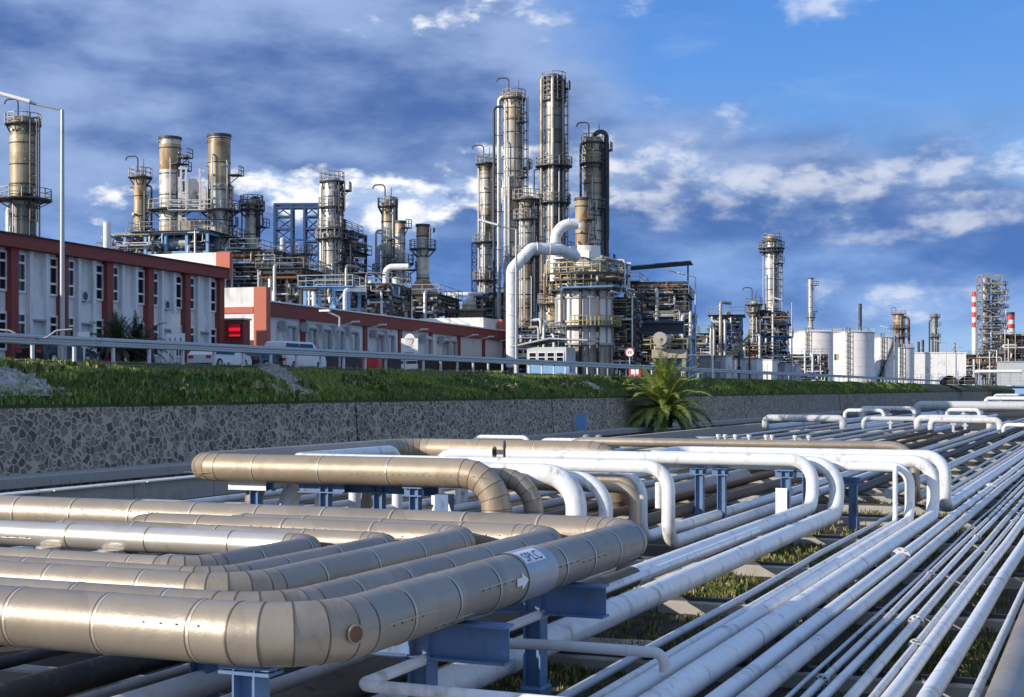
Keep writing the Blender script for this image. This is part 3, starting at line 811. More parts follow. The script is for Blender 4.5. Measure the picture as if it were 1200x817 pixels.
# small pipe bridge near the wall and blue notice board
p=on_z(556,512,1.6); q=on_z(632,514,1.6); q2=on_z(830,523,1.6)
loop('thin white pipe with two small hoops near the wall foot',[(p.x,p.y,.3),(p.x,p.y,1.6),(p.x+3.2,p.y,1.6),(p.x+3.2,p.y,.3)],.12,'white',.4,n=12)
o=loop('thin white pipe with a pair of flanges crossing near the wall',[(q.x,q.y,.4),(q.x,q.y,1.5),(q2.x,q.y,1.5),(q2.x,q.y,.4)],.15,'white',.5,n=12)
p=on_s(694,q.y)
for dx in (-.35,.35):
    b=MB(); b.cyl((p.x-q.x+dx-.1,0,1.1),(p.x-q.x+dx+.1,0,1.1),.34,.34,18,0); b.build('flange',M['galv'],o)
p=on_x(681,508,-37.5)
t=thing('notice_board','small blue notice board on two legs at the foot of the wall','sign',(p.x,p.y,.83))
for dy in (-.38,.38):
    b=MB(); b.cyl((dy,0,-.8),(dy,0,.5),.05,.05,8,0); b.build('leg',M['galv'],t)
b=MB(); b.box((0,-.06,.85),(.95,.08,1.2),0); b.build('panel',M['blue_light'],t)
# far loops across the yard
for (pa,pb,y,z,r,mat,lab) in ((897,988,490,1.45,.46,'pale','far pale grey loop nearest the palm'),
    (990,1036,481,1.7,.30,'white','far white loop with a square end beyond the tan one'),
    (1008,1072,478.5,1.8,.36,'white','longer far white loop just behind the square-ended one'),
    (1012,1075,490.5,1.4,.30,'pale','far pale crossing pipe in line with the tan pair'),
    (1075,1160,490,1.5,.42,'white_old','far dull white loop, left one of a pair of drops'),
    (1091,1172,492,1.5,.38,'white_old','far dull white loop, right one of a pair of drops'),
    (1074,1230,475,2.1,.75,'pale','thick far pale pipe high above the others at the right'),
    (1110,1148,480.5,1.6,.34,'white','short far white crossing pipe under the thick pale one'),
    (1176,1260,498,1.3,.22,'white','white crossing pipe on thin legs at the right edge'),
    (1155,1260,467,2.3,.55,'white','most distant white crossing pipe at the right edge'),
    (1165,1260,463,2.5,.5,'white_old','thin most distant pale pipe above the right edge')):
    a=on_z(pa,y,z); c=on_s(pb,a.y)
    o=loop(lab,[(a.x,a.y+26,.5),(a.x,a.y,.5),(a.x,a.y,z),(c.x,a.y,z),(c.x,a.y,.5),(c.x,a.y+26,.5)],r*.75,mat,r*2.6,name='pipe_loop',n=14)
    n=max(1,int((c.x-a.x)/5))
    for i in range(n):
        x=(i+.5)*(c.x-a.x)/n
        b=MB(); b.box((x,-26,-.5+z/2-.0),(.22,.22,z-r),0); b.box((x,-26,z-.5-r-.1),(.5,.3,.14),0); b.build('support_post',M['blue' if i%2 else 'pale'],o)
p=on_z(1057,470,1.2)
t=thing('control_cabinet','small white cabinet with a mast standing among the far pipes','cabinet',(p.x,p.y,0))
b=MB(); b.box((0,0,1.9),(1.6,1.0,2.2),0,bev=.05); b.build('housing',M['signwhite'],t); b=MB(); b.cyl((-.9,0,0),(-.9,0,4.4),.09,.07,8,0); b.build('mast',M['galv'],t)

# low leafy shrubs and herbs dotted over the bank
spots=[]
for i in range(520):
    y=14+random.random()**1.5*300; x=-40.4-random.random()*4.2
    q=mnoise.noise(Vector((x*.4,y*.12,7)))
    if q<-.05: continue
    for _ in range(9): spots.append((x+random.gauss(0,.22),y+random.gauss(0,.3),bank_z(x),random.choice([0,0,1,2]),random.uniform(.8,1.7)*(.6 if x<-43.6 else 1)))
tag(blades('bank_herbs',spots,[M['weed'],M['drygrass'],M['grass']],(.15,.32),.06,(6,10),.2),'taller leafy herbs and dry tufts scattered over the grass bank','herbs')
# weeds and dry litter on the soil
spots=[]
for (px,py,n,sp) in ((700,770,90,1.0),(760,765,70,.9),(845,690,120,1.0),(900,650,60,1.2),(1010,590,60,1.5),(940,635,50,1.2),(660,790,60,.8),(720,690,50,.8),(1110,620,20,.8),(985,655,40,.8),(1150,760,50,.7),(1110,790,50,.7)):
    p=on_z(px,py,.02)
    for _ in range(n):
        spots.append((p.x+random.gauss(0,sp*.45),p.y+random.gauss(0,sp),0.0,0 if random.random()<.75 else 1,random.uniform(.5,1.0)))
for _ in range(4200):
    spots.append((random.uniform(-9,1),3+random.random()**1.5*60,0,0 if random.random()<.6 else 1,random.uniform(.4,.9)))
tag(blades('weeds',spots,[M['weed'],M['drygrass']],(.06,.20),.022,(7,13),.2),'low green and dry weeds on the soil between the pipes','weeds')

# palm by the wall
def palm(name,label,x,y,z,trunk_h,trunk_r,nf,L,mats,seed,up=0.2,droop=1.0):
    rnd=random.Random(seed)
    t=thing(name,label,'palm',(x,y,z))
    b=MB(); prof=[(trunk_r*.9,0)]
    k=10
    for i in range(1,k+1):
        prof.append((trunk_r*(1.0+.25*math.sin(i*1.9)*.3+.25*i/k),trunk_h*i/k)); prof.append((trunk_r*(.86+.25*i/k),trunk_h*i/k+.02))
    b.lathe((0,0,0),prof,18,0,smooth=False)
    for i in range(60):
        a=rnd.uniform(0,6.283); zz=rnd.uniform(.2,trunk_h); q=trunk_r*(1+.25*zz/trunk_h)
        b.bar((math.cos(a)*q*.9,math.sin(a)*q*.9,zz-.1),(math.cos(a)*q*1.35,math.sin(a)*q*1.35,zz+.18),.14,.08)
    b.build('trunk',M['trunk'],t)
    b=MB()
    for f in range(nf):
        az=f*2.39996+rnd.uniform(-.2,.2); el0=R(88)-(f/nf)*R(98)*droop+rnd.uniform(-.1,.1)
        Lf=L*rnd.uniform(.8,1.08); n=26
        p=Vector((0,0,trunk_h)); d=Vector((math.cos(az)*math.cos(el0),math.sin(az)*math.cos(el0),math.sin(el0)))
        side=Vector((-math.sin(az),math.cos(az),0)); tw=rnd.uniform(-.3,.3)
        pts=[]
        for i in range(n+1):
            pts.append((p.copy(),d.copy())); p=p+d*(Lf/n)
            bendr=(.018+.070*(i/n)**1.3)*(1.0+.3*math.cos(el0)); h=Vector((math.cos(az),math.sin(az),0))
            d=(d-Vector((0,0,1))*bendr*(1 if d.z>-.85 else .1)).normalized()
        b.sweep([q for q,_ in pts],[.05*(1-.85*i/n)+.006 for i in range(n+1)],5,1,False)
        for i in range(3,n+1):
            q,dd=pts[i]; upv=side.cross(dd).normalized(); ll=Lf*.15*math.sin(math.pi*min(.97,(i/n)**.8*.92+.06))+.08
            for s in (-1,1):
                for e in range(3):
                    dirv=(side*s*.8+dd*(.75+.13*e)-upv*rnd.uniform(-.15,.35)*1.0+Vector((0,0,-.25))).normalized()
                    w=.019*L/4; tip=q+dirv*ll*rnd.uniform(.8,1.1); base=q+dd*(e*.33*Lf/n)
                    wv=dirv.cross(upv).normalized()*w
                    mid=base.lerp(tip,.5)
                    n0=len(b.v); b.v += [tuple(base-wv*.5),tuple(mid-wv),tuple(tip+Vector((0,0,-.05))),tuple(mid+wv),tuple(base+wv*.5)]
                    b.face((n0,n0+1,n0+2,n0+3,n0+4),0)
    b.build('crown',mats,t)
    return t
p=on_x(778,500,-37.6)
palm('date_palm','broad green palm with arching fronds on a short thick trunk by the wall',p.x,p.y,.75,1.5,.8,104,5.6,[M['frond'],M['frond']],3)
# ------------------------------------------------------------------ buildings along the road
FDIR=YAW-math.atan(535.0/FOC)                 # turn of the facades against the pipe track
def fac_frame(px, d, z=ROAD):
    p=at(px,456,d); return Vector((p.x,p.y,z))
def fac_t(px, px0, d0):
    """distance along the facade from column px0 (depth d0) to column px; the facade runs to the vanishing point at 1135"""
    d=d0*(1135-px0)/(1135-px); a=at(px0,456,d0); c=at(px,456,d); return (c-a).length*(1 if px>px0 else -1)
# --- two-storey office with red piers
D0=80.0
o=fac_frame(0,D0)
Hh=zat(273,D0)-ROAD
T=thing('office_building','two-storey white office building with red-brown piers and roof band','building',o,FDIR)
tx=lambda px: fac_t(px,0,D0)
y1=tx(262); y0=tx(-330)
piers=[16,73,127,175,219,259]
pt=[tx(p) for p in piers]; step=(pt[5]-pt[0])/5
pt=[pt[0]+step*i for i in range(-6,6)]
b=MB(); b.box((-7,(y0+y1)/2,Hh/2-.15),(13.4,y1-y0-.6,Hh-.3),0); wall=b.build('wall',M['wallwhite'],T)
b=MB(); b.box((-.05,(y0+y1)/2,Hh-.36),(.9,y1-y0,.72),0); b.box((-13.5,(y0+y1)/2,Hh-.36),(.6,y1-y0,.72),0); b.box((-7,y1-.12,Hh-.36),(13,.5,.72),0)
b.build('roof_band',M['redwall'],T)
b=MB(); b.box((.45,(y0+y1)/2,Hh+.02),(.12,y1-y0,.07),0); b.build('roof_edge',M['darkpanel'],T)
for q in pt:
    if q<y0: continue
    b=MB(); b.box((-.12,min(q,y1-.3),Hh/2-.2),(.44,.66,Hh-.45),0); b.build('pier',M['redwall'],T)
for i in range(len(pt)-1):
    a=pt[i]; e=pt[i+1]
    if a<y0: continue
    w=e-a
    for s,yy in ((1,a+w*.20),(-1,e-w*.155)):
        for zb,hh in ((Hh-3.1,2.15),(.95,2.05)):
            b=MB(); wd=w*.17
            for dy in (-wd/2,wd/2): b.box((-.26,yy+dy,zb+hh/2),(.14,.12,hh+.12),0)
            for fz in (0,.30,.76,1.0): b.box((-.26,yy,zb+hh*fz),(.14,wd-.12,.12),0)
            fr=b.build('window',M['signwhite'],T)
            b=MB(); b.quad((-.265,yy-wd/2,zb),(-.265,yy+wd/2,zb),(-.265,yy+wd/2,zb+hh),(-.265,yy-wd/2,zb+hh)); b.build('pane',M['glass'],fr)
    for f in (.34,.66):
        b=MB(); b.box((-.15,a+w*f,(Hh-.75)/2),(.36,.30,Hh-.78),0); b.build('fin',M['wallwhite'],T)
    b=MB(); b.box((-.22,a+w*.5,3.35),(.2,w*.28,1.2),0); b.build('spandrel',M['wallwhite'],T)
    b=MB(); b.box((-.12,a+w*.5,2.72),(.36,w*.28,.10),0); b.build('ledge',M['grey'],T)
    if (i%2)==1:
        b=MB(); b.box((-.12,a+w*.46,4.35),(.4,.85,.65),0,bev=.03); u=b.build('air_conditioner',M['pale'],T)
        b=MB(); b.cyl((.07,a+w*.46-.1,4.35),(.09,a+w*.46-.1,4.35),.25,.25,16,0); b.build('fan',M['steel'],u)
# roof block behind, with salmon end
b=MB(); b.box((-7.1,y1+.17,Hh+.25),(13.0,.34,1.9),0); b.build('end_parapet',M['wallwhite'],T)
b=MB(); b.box((-.05,y1+.17,Hh+.26),(1.1,.38,1.92),0); b.build('parapet_end',M['salmon'],T)
# dark entrance box with red display
p=fac_frame(263,104.6)
E=thing('entrance_kiosk','dark red-brown entrance box with a lit red display beside the office','kiosk',p,FDIR)
b=MB(); b.box((.75,.35,1.85),(1.75,1.0,3.7),0,bev=.04); b.build('walls',M['redwall'],E)
b=MB(); b.box((.75,.35,3.76),(1.9,1.2,.12),0); b.build('roof_cap',M['grey'],E)
dd=Vector((.35,-1,0)).normalized()
b=MB(); b.box((.95,-.20,2.95),(1.0,.1,.95),0); b.build('display_frame',M['darkpanel'],E)
b=MB(); b.quad((.5,-.26,2.52),(1.40,-.26,2.52),(1.40,-.26,3.38),(.5,-.26,3.38)); b.build('red_display',M['led'],E)
b=MB(); b.box((.55,-.18,1.35),(.9,.06,.6),0); b.build('notice_panel',M['signwhite'],E)
# --- long low hall with ducts
D1=115.0
o2=fac_frame(311,D1)
H2=zat(354,D1)-ROAD
W=thing('plant_hall','long low white hall with red-brown roof band, piers and grey ducts on its shaded front','building',o2,FDIR)
ty=lambda px: fac_t(px,311,D1)
Y2=ty(592)
b=MB(); b.box((-6,Y2/2,H2/2),(12,Y2,H2-.05),0); b.build('wall',M['wallwhite'],W)
b=MB(); b.box((.05,Y2/2,H2-.55),(.6,Y2+.1,1.1),0); b.build('roof_band',M['redwall'],W)
b=MB(); b.box((.1,Y2/2,H2+.06),(.75,Y2+.1,.12),0); b.build('roof_flashing',M['signwhite'],W)
pb=MB(); pb.box((.18,Y2/2+3,.85),(.5,Y2-7,1.75),0)
for px in (312,354,427,468,504,537,566,590):
    b=MB(); b.box((.0,ty(px),H2/2-.3),(.3,.8,H2-.62),0); b.build('pier',M['redwall'],W)
for px in (335,360,377,392,409,440,452,497,518,526):
    y=ty(px); b=MB()
    tube(b,[(-.05,y-1.3,H2-1.75),(.55,y-1.3,H2-1.75),(.55,y+.6,H2-1.75),(.55,y+.6,1.7)],.24,.4,10,0)
    b.box((.45,y-1.35,H2-1.75),(.6,.3,.75),0); b.build('duct',M['grey'],W)
for px in (398,430,480,541,560,583):
    y=ty(px); b=MB(); b.bar((.3,y,H2-1.25),(1.5,y-.3,H2-1.0),.12,.1); b.box((1.7,y-.35,H2-.96),(.7,.28,.12),0); b.build('wall_lamp',M['signwhite'],W)
b=pb
for i in range(46):
    y=6+ (Y2-8)*i/46
    b.bar((.75,y,1.7),(1.05,y+.5,2.25),.05)
b.build('plinth_band',M['darkpanel'],W)
# gable end
G=H2+1.15
b=MB(); b.box((-5.6,-.32,G/2),(10.2,.6,G),0); gb=b.build('gable_wall',M['wallwhite'],W)
b=MB(); b.box((-.1,-.36,G/2),(1.1,.75,G+.02),0); b.build('corner_pier',M['salmon'],W)
b=MB(); b.box((-5.7,-.66,G-1.8),(10.0,.12,.5),0); b.build('gable_band',M['salmon'],W)
for x,w in ((-2.0,.9),(-.95,.5)):
    b=MB(); b.box((x,-.66,1.5),(w,.1,2.2),0); b.build('gable_door',M['darkpanel'],W)
b=MB(); b.box((-4.5,Y2-3.5,H2+.7),(8,6.5,1.4),0); b.build('roof_parapet',M['wallwhite'],W); b=MB(); b.box((.0,Y2-1.2,H2+.7),(.4,1.5,1.42),0); b.build('parapet_end',M['salmon'],W)

# --- street lamps on the far side of the rail
def lamp(px, h, label, d=None, x=-47.0, arm=1.6):
    p=on_x(px,456,x); t=thing('street_lamp',label,'street lamp',(p.x,p.y,ROAD),group='tall lamps along the road')
    b=MB(); b.cyl((0,0,0),(0,0,h),.125,.085,14,0); b.box((0,0,.5),(.34,.34,1.0),0,bev=.04); b.build('pole',M['galv'],t)
    dv=Vector((-.95,-.32,0)).normalized()
    b=MB(); tube(b,[Vector((0,0,h-.15)),Vector((0,0,h)),dv*arm+Vector((0,0,h+.35))],.06,.12,10,0); b.build('arm',M['galv'],t)
    q=dv*(arm+.75)+Vector((0,0,h+.62)); up=Vector((0,0,1)); Yv=(dv+up*.28).normalized(); Xv=Yv.cross(up).normalized()
    b=MB(); b.box(q,(.42,1.75,.17),0,ax=(Xv,Yv,Xv.cross(Yv)),bev=.05); hd=b.build('lamp_head',M['signwhite'],t)
    return t
for i,(px,lab) in enumerate(((73,'tall grey street lamp in front of the office building'),(605,'tall street lamp in front of the big white duct'),(815,'tall street lamp at the right of the dark blue process block'),
        (928,'tall street lamp left of the storage tanks'),(1048,'tall street lamp in front of the tank with the stair'),(1109,'tall street lamp before the far white shed'),(1129,'tall far lamp before the arched sheds'),(1163,'tall far lamp before the white canopy'))):
    lamp(px,12.2,lab)
p=at(398,420,112); t=thing('short_lamp','short lamp post with a tilted head in front of the low hall','street lamp',(p.x,p.y,ROAD))
b=MB(); b.cyl((0,0,0),(0,0,4.3),.09,.08,10,0); b.bar((0,0,4.3),(-1.0,-.3,4.75),.12,.1); b.build('pole',M['galv'],t); b=MB(); b.box((-1.1,-.33,4.8),(.9,.3,.14),0); b.build('lamp_head',M['signwhite'],t)
p=on_x(39,395,-45.15); t=thing('rail_ornament','curved bare metal bracket spreading above a rail post at the left','bracket',(p.x,p.y,ROAD+.95))
b=MB()
for s in (-1,1):
    tube(b,[(0,0,-.2),(0,0,.05),(s*.55+.05,s*.2,.10),(s*.95,s*.4,.42),(s*1.6,s*.7,.48)],.05,.3,8,0)
b.build('arms',M['galv'],t)

# --- cars on the road
def car(label, px, x, L, W_, Hc, mat, profile, rz=0.0, name='parked_car', cat='car'):
    p=on_x(px,430,x); t=thing(name,label,cat,(x,p.y,ROAD),rz)
    b=MB(); n=len(profile)
    def hw(z): return W_/2*(1.0 if z<Hc*.58 else 1.0-.28*(z-Hc*.58)/(Hc*.42))
    for s in (-1,1):
        for (y,z) in profile: b.v.append((s*hw(z),y,z))
    for i in range(n):
        j=(i+1)%n; b.face((i,j,n+j,n+i),0,False)
    b.face(tuple(range(n-1,-1,-1)),0); b.face(tuple(range(n,2*n)),0)
    body=b.build('body',M[mat],t)
    zs=Hc*.60; top=[q for q in profile if q[1]>Hc*.9]; y0=min(q[0] for q in top); y1=max(q[0] for q in top)
    for s in (-1,1):
        b=MB(); zt=Hc*.93
        for a,c in ((y0+.1,(y0+y1)/2-.05),((y0+y1)/2+.05,y1-.05)):
            b.quad((s*(hw(zs)+.012),a-.25*(a<0),zs),(s*(hw(zs)+.012),c,zs),(s*(hw(zt)+.012),c,zt),(s*(hw(zt)+.012),a,zt))
        b.build('side_window',M['glass'],t)
    for y in (-L*.31,L*.31):
        for s in (-1,1):
            b=MB(); b.cyl((s*(W_/2-.2),y,.32),(s*(W_/2+.02),y,.32),.32,.32,20,0); w=b.build('wheel',M['rubber'],t)
            b=MB(); b.cyl((s*(W_/2+.0),y,.32),(s*(W_/2+.035),y,.32),.19,.19,16,0); b.build('rim',M['galv'],w)
    for s in (-1,1):
        b=MB(); b.box((s*(W_/2-.25),-L/2+.02,.72),(.35,.08,.18),0); b.build('tail_light',M['red'],t)
    return t
hatch=lambda L,H:[(-L/2,.35),(-L/2,.85),(-L*.46,H*.68),(-L*.36,H*.97),(-L*.18,H),(L*.08,H),(L*.24,H*.66),(L*.46,H*.55),(L/2,.62),(L/2,.3),(L*.4,.22),(-L*.4,.22)]
van=lambda L,H:[(-L/2,.35),(-L/2,H*.5),(-L*.47,H*.96),(-L*.42,H),(L*.22,H),(L*.36,H*.62),(L*.47,H*.5),(L/2,.62),(L/2,.3),(L*.4,.22),(-L*.4,.22)]
car('white hatchback parked behind the guard rail below the red display',258,-52.0,4.4,1.8,1.5,'carwhite',hatch(4.4,1.5))
car('dark car parked between the white hatchback and the white van',311,-52.2,4.3,1.8,1.35,'cardark',hatch(4.3,1.35))
car('white van standing before the low hall, right of the dark car',345,-52.0,5.2,2.0,1.95,'carwhite',van(5.2,1.95),name='parked_van',cat='van')
car('dark car half hidden behind the rail near the left edge',67,-52.0,4.3,1.8,1.4,'cardark',hatch(4.3,1.4))

# --- signs and small things along the road
p=on_x(480,430,-47.5); t=thing('sign_board','white sign board with a round emblem and grey lines of text','sign',(p.x,p.y,ROAD),.25); t.scale=(.62,.62,.68)
b=MB(); b.box((0,0,2.35),(2.0,.12,2.4),0); b.build('panel',M['signwhite'],t); b=MB(); b.cyl((0,-.06,3.45),(0,.06,3.45),.62,.62,32,0); b.build('round_head',M['signwhite'],t)
b=MB()
for i in range(9):
    a0=R(-70+i*12); a1=R(-70+(i+1)*12)
    b.quad((.50*math.cos(a0),-.075,3.3+.50*math.sin(a0)),(.50*math.cos(a1),-.075,3.3+.50*math.sin(a1)),(.40*math.cos(a1),-.075,3.3+.42*math.sin(a1)),(.40*math.cos(a0),-.075,3.3+.42*math.sin(a0)))
b.build('emblem',M['salmon'],t)
b=MB()
for z,w in ((2.75,1.0),(2.62,.6),(2.05,1.1),(1.92,.9)): b.box((0,-.068,z),(w,.01,.07),0)
b.box((0,-.068,3.5),(.8,.01,.09),0); b.build('lettering',M['greyink'],t)
b=MB(); b.box((0,0,.55),(2.0,.1,.55),0); b.build('lower_panel',M['signwhite'],t)
for s in (-.8,.8):
    b=MB(); b.cyl((s,.1,0),(s,.1,2),.05,.05,8,0); b.build('leg',M['galv'],t)
p=on_x(206,420,-47.2); t=thing('direction_sign','white two-part road sign on thin legs in front of the office pier','sign',(p.x,p.y,ROAD),.2); t.scale=(.6,.6,1.0)
b=MB(); b.box((0,0,1.45),(1.75,.08,.62),0); b.build('panel',M['signwhite'],t); b=MB(); b.box((0,0,2.3),(.85,.08,1.0),0); b.build('upper_panel',M['signwhite'],t)
b=MB()
for x,w in ((-.55,.16),(-.05,.12),(.5,.18)): b.box((x,-.045,1.42),(w,.01,.2),0)
b.build('lettering',M['greyink'],t)
for s in (-.75,.25):
    b=MB(); b.cyl((s,.06,-.3),(s,.06,1.2),.05,.05,8,0); b.build('leg',M['signwhite'],t)
p=on_x(98,420,-46.2); t=thing('small_post_sign','small white plate on a short post behind the rail','sign',(p.x,p.y,ROAD),.2)
b=MB(); b.box((0,0,1.35),(.6,.06,.3),0); b.build('panel',M['signwhite'],t); b=MB(); b.cyl((0,.06,-.1),(0,.06,1.2),.05,.05,8,0); b.build('post',M['signwhite'],t)
p=on_x(738,440,-47.5); t=thing('round_sign','round white speed sign with a red rim on a post','sign',(p.x,p.y,ROAD),.2)
b=MB(); b.cyl((0,0,0),(0,0,2.5),.07,.07,8,0); b.build('post',M['galv'],t); b=MB(); b.cyl((0,-.1,2.6),(0,-.06,2.6),.50,.50,28,0); b.build('disc',M['signwhite'],t); b=MB(); b.torus((0,-.1,2.6),(0,1,0),.46,.05,28,6,0); b.build('red_rim',M['red'],t); b=MB(); b.box((-.12,-.112,2.6),(.12,.01,.3),0); b.box((.12,-.112,2.6),(.12,.01,.3),0); b.build('figures',M['greyink'],t)
def crate(name,label,cat,px,x,size,mat,mat2=None,off=0):
    p=on_x(px,440,x); t=thing(name,label,cat,(p.x,p.y,ROAD+off),.1)
    b=MB(); b.box((0,0,size[2]/2),size,0,bev=.06); b.build('case',M[mat],t)
    b=MB(); b.box((0,-size[1]/2-.02,size[2]*.5),(size[0]*.6,.04,size[2]*.5),0); b.build('door',M[mat2 or mat],t)
    b=MB(); b.box((0,0,size[2]+.05),(size[0]*1.08,size[1]*1.08,.1),0); b.build('lid',M[mat],t)
    return t
crate('hydrant_cabinet','red fire hydrant cabinet left of the white sign board','cabinet',436,-47.5,(1.2,.8,1.1),'red')
crate('marker_box','faded red and white marker box by the rail left of the palm','box',745,-45.6,(1.3,.8,1.0),'red','signwhite')
crate('blue_bin','bright blue bin beside the white booth','bin',663,-47.4,(1.0,.8,.9),'blue_light')
# guard booth
p=on_x(646,440,-50); t=thing('guard_booth','white guard booth with a sloping canopy and blue lower panels','booth',(p.x,p.y,ROAD),.06)
b=MB(); b.box((0,0,1.35),(3.9,3.0,2.7),0); b.build('walls',M['pale'],t); b=MB(); b.box((0,-1.53,.55),(3.5,.06,.9),0); b.build('lower_panel',M['blue_light'],t)
for i in range(4):
    b=MB(); x=-1.35+i*.9
    for dx in (-.36,.36): b.box((x+dx,-1.53,1.75),(.07,.08,.95),0)
    for dz in (-.44,0,.44): b.box((x,-1.53,1.75+dz),(.65,.08,.07),0)
    f=b.build('window',M['signwhite'],t); b=MB(); b.quad((x-.36,-1.535,1.3),(x+.36,-1.535,1.3),(x+.36,-1.535,2.2),(x-.36,-1.535,2.2)); b.build('pane',M['glass'],f)
b=MB(); 
b.bar((-3.4,0,2.75),(.6,0,3.55),4.2,.14); b.bar((.55,0,3.5),(4.2,0,3.3),4.2,.14); b.build('canopy',M['grey'],t)
# white cabins along the road at the right
for (px,d_,w,h,lab,mt) in ((835,None,4.2,2.9,'white site cabin with flat roof left of the yellow stair','wallwhite'),(871,None,4.6,2.9,'white site cabin with a dark round vent','wallwhite'),(890,None,4.4,2.9,'white site cabin right of the vented one','wallwhite'),
        (906,None,4.2,2.5,'grey shaded container beside the white cabins','grey'),(921,None,4.0,2.5,'pale grey container left of the tall lamp','pale'),(796,None,3.0,2.3,'light blue cabin behind the pipe hoop frame','blue_light')):
    x=-49.2; p=on_x(px,450,x); t=thing('site_cabin',lab,'cabin',(x,p.y,ROAD),-.30)
    b=MB(); b.box((0,.7,h/2+.1),(w,1.6,h),0,bev=.05); b.build('walls',M[mt],t); b=MB(); b.box((0,.7,h+.16),(w+.2,1.8,.14),0); b.build('roof',M['grey'],t)
    b=MB(); b.box((w*.22,-.13,h*.45),(.9,.06,h*.75),0); b.build('door',M['pale'],t)
    if 'vent' in lab:
        b=MB(); b.cyl((-.6,-.2,h*.6),(-.6,-.1,h*.6),.28,.28,16,0); b.build('vent',M['steel'],t)
p=on_x(800,450,-47.6); t=thing('hoop_frame','white pipe frame standing in front of the light blue cabin','frame',(p.x,p.y,ROAD)); b=MB(); tube(b,[(-3.4,0,0),(-3.4,0,2.7),(3.6,0,2.7),(3.6,0,0)],.12,.3,8,0); b.build('pipe_frame',M['signwhite'],t)
# dark bushy palms before the office
for px,s,lab in ((137,1,'dark drooping palm in front of the office, left one'),(160,2,'dark drooping palm in front of the office, right one')):
    p=on_x(px,425,-53); palm('garden_palm',lab,p.x,p.y,ROAD,1.0,.3,34,2.3,[M['darkfrond'],M['darkfrond']],s)
# ------------------------------------------------------------------ the refinery beyond
def rail_ring(b, c, r, z, n=14, m=0, a0=0, a1=6.2832, w=.07):
    P=[Vector((c[0]+r*math.cos(a0+(a1-a0)*i/n),c[1]+r*math.sin(a0+(a1-a0)*i/n),z)) for i in range(n+1)]
    for p,q in zip(P,P[1:]):
        for h in (.55,1.1): b.bar(p+Vector((0,0,h)),q+Vector((0,0,h)),w,w,m)
    for p in P: b.bar(p,p+Vector((0,0,1.1)),w,w,m)
def rail_rect(b, x0,x1,y0,y1,z,m=0,w=.07,step=2.0):
    C=[Vector((x0,y0,z)),Vector((x1,y0,z)),Vector((x1,y1,z)),Vector((x0,y1,z))]
    for i in range(4):
        p,q=C[i],C[(i+1)%4]
        for h in (.55,1.1): b.bar(p+Vector((0,0,h)),q+Vector((0,0,h)),w,w,m)
        k=max(1,int((q-p).length/step))
        for j in range(k): a=p.lerp(q,j/k); b.bar(a,a+Vector((0,0,1.1)),w,w,m)
def ladder(b, x,y,z0,z1,ang,m=0,cage=True):
    """caged ladder on a column of which the outward direction is ang"""
    o=Vector((math.cos(ang),math.sin(ang),0)); t=Vector((-o.y,o.x,0)); p=Vector((x,y,0))
    for s in (-.28,.28): b.bar(p+t*s+Vector((0,0,z0)),p+t*s+Vector((0,0,z1)),.08,.08,m)
    k=int((z1-z0)/.6)
    for i in range(k): z=z0+.6*i; b.bar(p-t*.28+Vector((0,0,z)),p+t*.28+Vector((0,0,z)),.06,.06,m)
    if cage:
        for s,d in ((-.45,.35),(0,.9),(.45,.35)): b.bar(p+t*s+o*d+Vector((0,0,z0+2)),p+t*s+o*d+Vector((0,0,z1)),.09,.09,m)
        k=int((z1-z0-2)/1.2)
        for i in range(k):
            z=Vector((0,0,z0+2+1.2*i)); a=[p-t*.28+z,p-t*.45+o*.35+z,p+o*.8+z,p+t*.45+o*.35+z,p+t*.28+z]
            for q,w in zip(a,a[1:]): b.bar(q,w,.08,.08,m)
